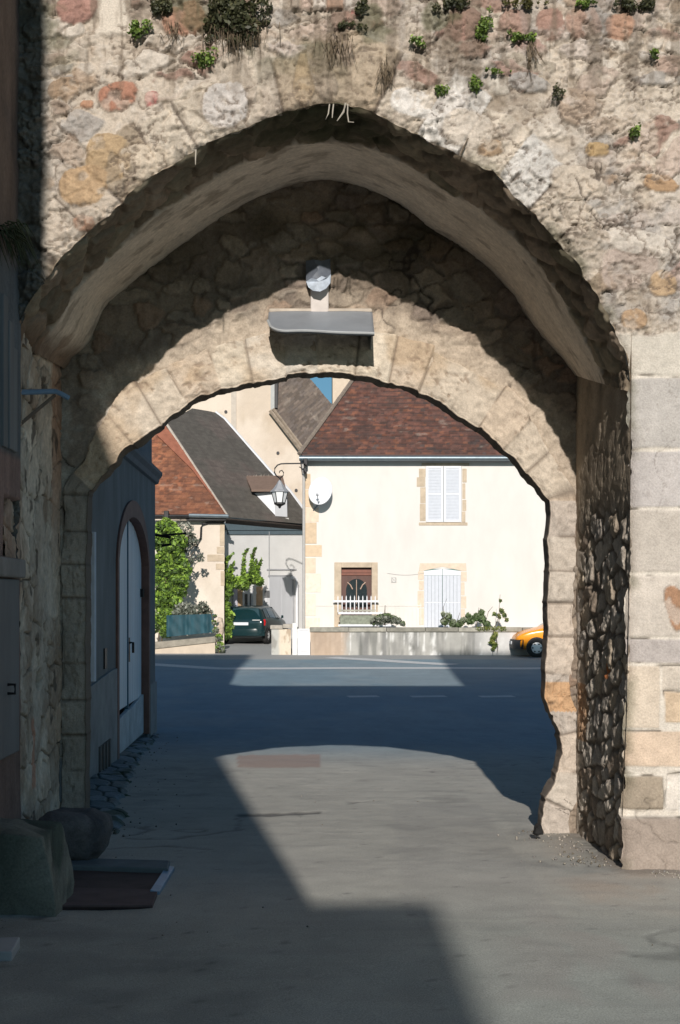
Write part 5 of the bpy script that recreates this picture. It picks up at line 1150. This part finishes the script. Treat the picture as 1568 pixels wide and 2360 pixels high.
for pth in [[(517, 1330), (519, 1300), (524, 1286), (533, 1282), (538, 1276)], [(530, 1325), (534, 1305), (540, 1297)], [(562, 1335), (562, 1300), (564, 1275), (571, 1266)], [(578, 1330), (581, 1300), (583, 1280), (590, 1264)], [(590, 1330), (596, 1305), (603, 1290)], [(584, 1320), (588, 1300), (592, 1290)]]:
    l = resample(pth, n=12); vb += [(x, y, float(r)) for (x, y), r in zip(l, np.linspace(5.5, 2.0, 12))]
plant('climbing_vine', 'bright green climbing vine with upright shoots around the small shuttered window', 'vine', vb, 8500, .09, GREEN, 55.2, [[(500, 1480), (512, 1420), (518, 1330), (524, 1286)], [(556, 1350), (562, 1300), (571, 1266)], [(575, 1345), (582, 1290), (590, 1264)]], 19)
plant('wall_plant', 'tangled pale leaved plant around a stone stub left of the green car', 'plant', [(505, 1470, 9), (498, 1452, 7), (508, 1488, 8), (494, 1435, 5), (512, 1500, 7), (500, 1495, 8), (496, 1420, 4)], 650, .07, GREYG + GREEN[2:], 50.9, [[(505, 1505), (496, 1450), (488, 1415), (484, 1400)]], 23)
rock('stone_stub', 'short pale rounded stone post behind the tangled plant left of the green car', 'stone', [(500, 1470), (498, 1440), (503, 1422), (512, 1424), (517, 1445), (514, 1470)], None, 51.6, .3, 631, cols=((.42, .34, .27), (.54, .45, .36)))
plant('garden_shrub', 'grey green low shrub on the wall at the right end of the planter', 'shrub', [(875, 1428, 12), (890, 1424, 12), (905, 1428, 11), (918, 1432, 9), (862, 1432, 9), (928, 1438, 6)], 1000, .06, GREYG + [(.12, .17, .07)], 50.45, [[(886, 1440), (888, 1395)]], 29)
plant('potted_plant', 'leafy white edged plant on the low wall below the white shutters', 'plant', [(1025, 1432, 9), (1035, 1420, 7), (1045, 1436, 9), (1058, 1438, 8), (1022, 1416, 5), (1068, 1430, 7)], 620, .075, [(.08, .12, .05), (.13, .18, .08), (.25, .30, .19), (.45, .48, .38)], 50.2, [[(1026, 1446), (1022, 1400), (1030, 1380)], [(1050, 1446), (1060, 1412)]], 31, sr=.016)
plant('potted_plant', 'bigger sprawling pot plant in the middle of the low wall', 'plant', [(1085, 1430, 10), (1098, 1422, 9), (1112, 1428, 10), (1110, 1412, 7), (1080, 1420, 7), (1122, 1438, 8)], 760, .07, [(.08, .13, .05), (.13, .19, .07), (.22, .28, .15)], 50.2, [[(1098, 1446), (1104, 1400)], [(1116, 1446), (1126, 1410), (1136, 1398)]], 37, sr=.016)
plant('potted_plant', 'tall thin twiggy pot plant, rightmost on the low wall', 'plant', [(1150, 1420, 5), (1157, 1408, 5), (1163, 1418, 5), (1153, 1384, 3), (1168, 1428, 4), (1140, 1415, 4)], 240, .065, [(.08, .13, .04), (.14, .20, .06), (.25, .27, .10)], 50.2, [[(1150, 1446), (1151, 1400), (1153, 1370)], [(1140, 1446), (1150, 1422), (1160, 1400)]], 41, sr=.014)
plant('hanging_plant', 'yellow green plant trailing down the face of the low wall near the orange car', 'plant', [(1137, 1470, 6), (1134, 1480, 6), (1141, 1486, 5), (1136, 1496, 4), (1142, 1462, 5)], 260, .07, [(.10, .15, .03), (.17, .22, .05), (.30, .32, .10)], 49.86, [[(1138, 1450), (1138, 1480), (1136, 1512)], [(1142, 1455), (1148, 1492), (1146, 1508)]], 43, sr=.014)
ms = leaves('moss_cushion', [np.array(P(x, 1449.5, 49.95)) for x in range(1100, 1170, 5)], .09, 900, .03, [(.10, .13, .02), (.16, .20, .035), (.22, .25, .05)], None, seed=47, flat=.3); tag(ms, 'bright green moss cushion on the coping above the trailing plant', 'moss')

# ---- cars
def car(name, label, loc, rz, paint, bumper, estate=False):
    t = thing(name, label, 'car', loc, rz)
    st = [(-1.93, .36, .74, .80, .68, .72, .66), (-1.88, .27, .86, .93, .76, .79, .70), (-1.80, .22, .90, 1.02, .80, .82, .68), (-1.60, .21, .92, 1.33, .81, .83, .61), (-1.45, .20, .93, 1.405, .815, .83, .60), (-.9, .20, .93, 1.44, .82, .835, .60), (-.2, .20, .92, 1.45, .82, .835, .60),
          (.25, .20, .905, 1.40, .82, .835, .60), (.62, .20, .90, 1.22, .82, .835, .63), (.98, .20, .885, .985, .82, .83, .68), (1.25, .21, .86, .925, .81, .82, .68), (1.6, .22, .79, .85, .79, .80, .66), (1.85, .26, .68, .73, .74, .75, .62), (1.96, .36, .56, .60, .62, .64, .55)]
    if estate: st = [(y, a, b_ + .01, c_, d_, e_, f_) for y, a, b_, c_, d_, e_, f_ in st]
    def loop(s):
        y, zb, zl, zt, wb, wl, wt = s; zm = (zb + zl) / 2
        h = [(0, zb), (wb * .8, zb), (wb * .97, zb + .06), (max(wb, wl) * 1.0, zm), (wl * 1.0, zl - .06), (wl * .985, zl), (wl + (wt - wl) * .45, zl + (zt - zl) * .45), (wt * 1.02, zt - .07 * min(1, (zt - zl) / .3)), (wt * .86, zt - .015), (wt * .5, zt + .012), (0, zt + .016)]
        return [(x, y, z) for x, z in h] + [(-x, y, z) for x, z in reversed(h[1:-1])]
    L = [loop(s) for s in st]; n = len(L[0]); b = MB(); vs = [p for l in L for p in l]; fs = []
    for i in range(len(L) - 1):
        for k in range(n): fs.append((i * n + k, (i + 1) * n + k, (i + 1) * n + (k + 1) % n, i * n + (k + 1) % n))
    fs += [tuple(range(n)), tuple(reversed(range((len(L) - 1) * n, len(L) * n)))]
    b.add(vs, fs); body = b.build('body', paint, t, True, local=True)
    s = body.modifiers.new('sub', 'SUBSURF'); s.levels = 1; s.render_levels = 2
    def at(y): return [float(np.interp(y, [q[0] for q in st], [q[k] for q in st])) for k in range(7)]
    def sidepane(y0, y1, y0t, y1t, nm):
        for sgn in (1, -1):
            pts = []
            for yy, f in [(y0, .10), ((y0 + y1) / 2, .10), (y1, .10), (y1t, .84), ((y0t + y1t) / 2, .84), (y0t, .84)]:
                _, zb, zl, zt, wb, wl, wt = at(yy); pts.append((sgn * (wl + (wt - wl) * f + .006), yy, zl + (zt - zl) * f))
            b = MB(); b.poly(pts if sgn > 0 else pts[::-1]); b.build(nm, M['carglass'], t, local=True)
    sidepane(-1.52, -.98, -1.36, -.98, 'side_window'); sidepane(-.90, -.12, -.90, -.12, 'side_window'); sidepane(-.05, .66, -.05, .28, 'side_window')
    b = MB(); b.poly([(-.66, -1.80, 1.00), (.66, -1.80, 1.00), (.555, -1.585, 1.34), (-.555, -1.585, 1.34)]); b.build('rear_window', M['carglass'], t, local=True)
    b = MB(); b.poly([(.68, 1.0, 1.0), (-.68, 1.0, 1.0), (-.56, .36, 1.385), (.56, .36, 1.385)]); b.build('windscreen', M['carglass'], t, local=True)
    # bumpers, lamps, plates
    def bumper_mesh(sgn, y0, z0, z1):
        b = MB(); pts = []
        for x in np.linspace(-.83, .83, 15): pts.append((x, sgn * (y0 - .20 * abs(x / .83) ** 4)))
        vs = [(x, y, z0) for x, y in pts] + [(x, y + sgn * .02, (z0 + z1) / 2) for x, y in pts] + [(x, y, z1) for x, y in pts] + [(x * .97, y - sgn * .1, z1 + .01) for x, y in pts] + [(x * .97, y - sgn * .1, z0) for x, y in pts]
        m = len(pts); fs = []
        for r in range(4):
            for k in range(m - 1): f = (r * m + k, r * m + k + 1, (r + 1) * m + k + 1, (r + 1) * m + k); fs.append(f if sgn < 0 else f[::-1])
        b.add(vs, fs); b.build('bumper', bumper, t, True, local=True)
    bumper_mesh(-1, 1.965, .30, .56); bumper_mesh(1, 2.00, .26, .56)
    for sg in (1, -1):
        b = MB(); b.prism([(sg * .70, -1.90, .70), (sg * .84, -1.78, .68), (sg * .855, -1.70, .80), (sg * .845, -1.76, .93), (sg * .68, -1.87, .90)], (0, .07, 0)); b.build('tail_lamp', M['redlamp'], t, bevel=.015, local=True)
        b = MB(); b.prism([(sg * .45, 1.93, .60), (sg * .70, 1.85, .62), (sg * .75, 1.74, .72), (sg * .50, 1.84, .73)], (0, -.05, 0)); b.build('headlamp', M['opal'], t, bevel=.01, local=True)
        b = MB(); b.prism([(sg * .84, .62, .92), (sg * .93, .60, .95), (sg * .93, .60, 1.05), (sg * .86, .60, 1.06)], (0, .08, 0)); b.build('door_mirror', bumper, t, bevel=.015, local=True)
        for yy in (-1.22, 1.27):
            b = MB(); b.lathe([(0, 0), (.345, 0), (.345, .012)], (sg * .822, yy, .31) if sg > 0 else (-.834, yy, .31), 'x', 28); b.build('wheel_arch', M['black'], t, local=True)
            w = thing('wheel', None, None, (0, 0, 0)); w.parent = t; w.location = (sg * .80, yy, .30)
            bpy.data.objects.remove(w)
            b = MB(); c = (sg * .77, yy, .30); b.lathe([(.19, -.09), (.27, -.10), (.30, -.07), (.305, 0), (.30, .065), (.27, .085), (.19, .08)], c, 'x', 28); ty = b.build('wheel', M['tyre'], t, True, local=True)
            b = MB(); b.lathe([(0, sg * .085), (.06, sg * .09), (.15, sg * .075), (.195, sg * .06), (.20, 0)], c, 'x', 28); b.build('rim', M['rim'], ty, True)
            b = MB()
            for k in range(6):
                q = 2 * math.pi * k / 6; cc = Vector((c[0] + sg * .085, c[1] + .135 * math.cos(q), c[2] + .135 * math.sin(q))); b.lathe([(0, 0), (.026, 0), (.026, -sg * .02)], cc, 'x', 8)
            b.build('trim_slots', M['black'], ty)
    b = MB(); b.box((-.27, -1.935, .70), (.27, -1.90, .81)); b.build('number_plate', M['white'], t, bevel=.004, local=True)
    b = MB(); b.box((-.26, 1.99, .40), (.26, 2.03, .50)); b.build('number_plate', M['white'], t, bevel=.004, local=True)
    b = MB(); b.box((-.70, -1.94, .885), (-.42, -1.87, .91)); b.box((.42, -1.94, .885), (.70, -1.87, .91)); b.build('trim_strip', M['rim'], t, local=True)
    return t
gc = P(562, 1487, 55.0)
car('parked_car', 'dark green hatchback seen from behind, parked by the vine covered window', (gc.x + .34, gc.y + 2.1, float(gz(56.6)) + .005), -math.radians(13), M['green_paint'], M['green_paint']).scale = (1.12, 1.05, 1.04)
oc = P(1238, 1508, 48.9)
car('parked_car', 'orange hatchback with a dark bumper, its front showing at the right arch jamb', (oc.x + 1.34, 48.9 + .80, float(gz(49.3)) + .005), math.radians(90), M['orange_paint'], M['blackplastic']).scale = (1.07, 1.07, 1.07)

# ================================================================== weeds on the gate
def tuft(label, x, y, rx, ry, n, size, cols, seed, Y=YF - .06, name='weed'):
    g = np.random.default_rng(seed); k = 7; s = Y / F
    k = 12; c = [np.array(P(x + g.normal() * rx * .45, y + g.normal() * ry * .45, Y)) for _ in range(k)]
    o = leaves(name, c, list(min(rx, ry) * s * g.uniform(.25, .8, k)), n, size, cols, None, seed=seed, flat=.2); tag(o, label, 'weed', 'weeds growing on the gate'); return o
W = [(.05, .085, .015), (.10, .16, .03), (.16, .25, .045), (.24, .34, .07)]; WD = [(.035, .04, .018), (.055, .06, .026), (.08, .085, .038), (.12, .12, .06)]
for k, (x, y, rx, ry, n, sz, cols, lab) in enumerate([
    (312, 66, 34, 18, 170, .022, W, 'bright green weed left of the big orange stone at the wall top'), (470, 138, 18, 22, 120, .022, W, 'bright green weed below the big orange stone'),
    (372, 14, 36, 24, 420, .022, WD, 'dark weed clump at the top edge, left of the orange stone'), (545, 28, 62, 50, 900, .030, WD, 'large dark bushy clump hanging at the top edge beside the orange stone'),
    (1045, 10, 34, 16, 260, .02, WD, 'dark green moss clump at the top edge right of the middle'), (1120, 58, 18, 36, 190, .020, W, 'green weed between the two round pink stones'),
    (1200, 86, 40, 12, 190, .018, W, 'flat green weed under the second pink stone'), (970, 96, 18, 14, 80, .020, W, 'small yellowish weed above the arch, right of the crown'),
    (1016, 204, 14, 14, 80, .020, W, 'small green weed above the white patch right of the crown'), (1100, 196, 13, 22, 110, .020, W, 'narrow green weed left of the pale square stone'),
    (1280, 214, 20, 14, 90, .018, WD, 'dark green weed at the right end of the grey block'), (1465, 300, 18, 16, 70, .022, W, 'lone fresh green weed far right in the wall'),
    (1510, 124, 12, 10, 50, .018, W, 'tiny weed near the right edge at the top'), (1462, 10, 36, 22, 300, .022, WD, 'dark green weed at the top right beside the grey pier'),
    (1352, 6, 22, 10, 130, .020, W, 'green weed at the top edge above the pink stones'), (1140, 162, 30, 8, 90, .016, W, 'thin strip of weed above the pale square stone'), (835, 10, 18, 16, 120, .02, WD, 'dark weed beside the small red stone at the top'),
    (525, 92, 42, 14, 160, .016, WD, 'olive moss under the large bushy clump'), (1206, 5, 34, 14, 240, .016, [(.06, .06, .015), (.09, .085, .02), (.12, .11, .03)], 'olive moss cushion on the coping at the top'), (815, 62, 34, 12, 150, .016, WD, 'olive weed above the brown arch keystone')]):
    tuft(lab, x, y, rx * 1.15, ry, int(n * 2.2), sz * .62, cols, 900 + k)
for k, (x, y, L, n, w, lab) in enumerate([(548, 40, 95, 90, 62, 'brown dry grass hanging from the dark bushy clump at the wall top'), (775, 95, 60, 55, 40, 'dry brown grass above the crown of the front arch'), (890, 150, 60, 40, 24, 'thin dry grass strands right of the arch crown'), (1225, 110, 60, 34, 16, 'dry strands hanging below the olive cushion at the wall top'), (395, 60, 40, 26, 20, 'short dry strands left of the big orange stone')]):
    g = np.random.default_rng(960 + k); b = MB()
    for q in range(n):
        x0 = x + g.normal() * w * .5; y0 = y + g.normal() * 14; l = L * g.uniform(.3, 1); s_ = g.normal() * 10
        b.tube([P(x0, y0, YF - .05), P(x0 + s_ * .5, y0 + l * .5, YF - .075 - .03 * g.random()), P(x0 + s_, y0 + l, YF - .05)], [.0028, .0024, .0008], 3, cap=False)
    tag(b.build('dry_grass', plain('dry_grass_%d' % k, (.15, .115, .075), .9, amt=.4, scale=30), None), lab, 'grass', 'dry grass hanging on the gate')
# fern hanging on the town house
fe = thing('fern', 'dark grassy fern clump hanging on the left house wall', 'plant', P(35, 560, 9.55))
g = np.random.default_rng(55); b = MB()
for k in range(110):
    p0 = P(g.uniform(-25, 45), g.uniform(505, 545), g.uniform(9.2, 9.7)); d = Vector((g.uniform(.02, .16), g.uniform(-.05, .05), -g.uniform(.08, .28)))
    b.tube([p0, p0 + d * .45 + Vector((0, 0, .05)), p0 + d], [.006, .005, .001], 3, cap=False)
b.build('blades', plain('dark_fern', (.035, .05, .022), .8, amt=.5, scale=20), fe)

# ================================================================== houses behind the viewer that shade the lane
rear1 = thing('gable_house', 'gabled house behind the viewer that shades the left of the lane', 'house', (-3.2, -6, 0))
b = MB(); b.prism([(-6.5, -4, -.2), (-.42, -4, -.2), (-.42, -4, H + 3.14), (-2.37, -4, H + 7.9), (-3.3, -4, H + 8.7), (-6.5, -4, H + 3.0)], (0, -7, 0)); b.build('wall', M['cream'], rear1)
rear2 = thing('eaves_house', 'long house closing the lane behind the viewer', 'house', (-4, -16, 0))
b = MB(); b.prism([(-9, -13, -.2), (.08, -13, -.2), (.08, -13, H + 6.74), (-9, -13, H + 6.74)], (0, -8, 0)); b.build('wall', M['cream'], rear2)

# ================================================================== light and camera
el = math.asin(-SUN.z)
w = bpy.data.worlds.new('World'); S.world = w; w.use_nodes = True; nt_ = w.node_tree; bg = nt_.nodes['Background']
sky = nt_.nodes.new('ShaderNodeTexSky'); sky.sky_type = 'NISHITA'; sky.sun_disc = False; sky.sun_elevation = el
sky.sun_rotation = math.atan2(-SUN.x, -SUN.y); sky.altitude = 200; sky.air_density = 1.0; sky.dust_density = 1.0; sky.ozone_density = 3.0
tint = nt_.nodes.new('ShaderNodeMix'); tint.data_type = 'RGBA'; tint.blend_type = 'MULTIPLY'; tint.inputs['Factor'].default_value = 1; tint.inputs[7].default_value = (.70, 1.0, 1.06, 1)
nt_.links.new(sky.outputs[0], tint.inputs[6]); nt_.links.new(tint.outputs[2], bg.inputs[0]); bg.inputs[1].default_value = .066
sl = bpy.data.lights.new('sun', 'SUN'); sl.energy = 5.0; sl.angle = math.radians(.53); sl.color = (1.0, .92, .845)
so = bpy.data.objects.new('sun', sl); COL.objects.link(so); so.rotation_euler = SUN.to_track_quat('-Z', 'Y').to_euler(); so.location = (0, -30, 30)
cam = bpy.data.cameras.new('camera'); co = bpy.data.objects.new('camera', cam); COL.objects.link(co); S.camera = co
co.location = (0, 0, H); co.rotation_euler = (math.pi / 2, 0, 0); cam.sensor_fit = 'VERTICAL'; cam.sensor_height = 36; cam.lens = 36 * F / 2360
cam.shift_x = (784 - CX) / 2360; cam.shift_y = (CY - 1180) / 2360; cam.clip_start = .05; cam.clip_end = 1000
S.view_settings.view_transform = 'Standard'; S.view_settings.look = 'None'; S.view_settings.exposure = 0; S.view_settings.gamma = 1
S.render.resolution_x = 680; S.render.resolution_y = 1024
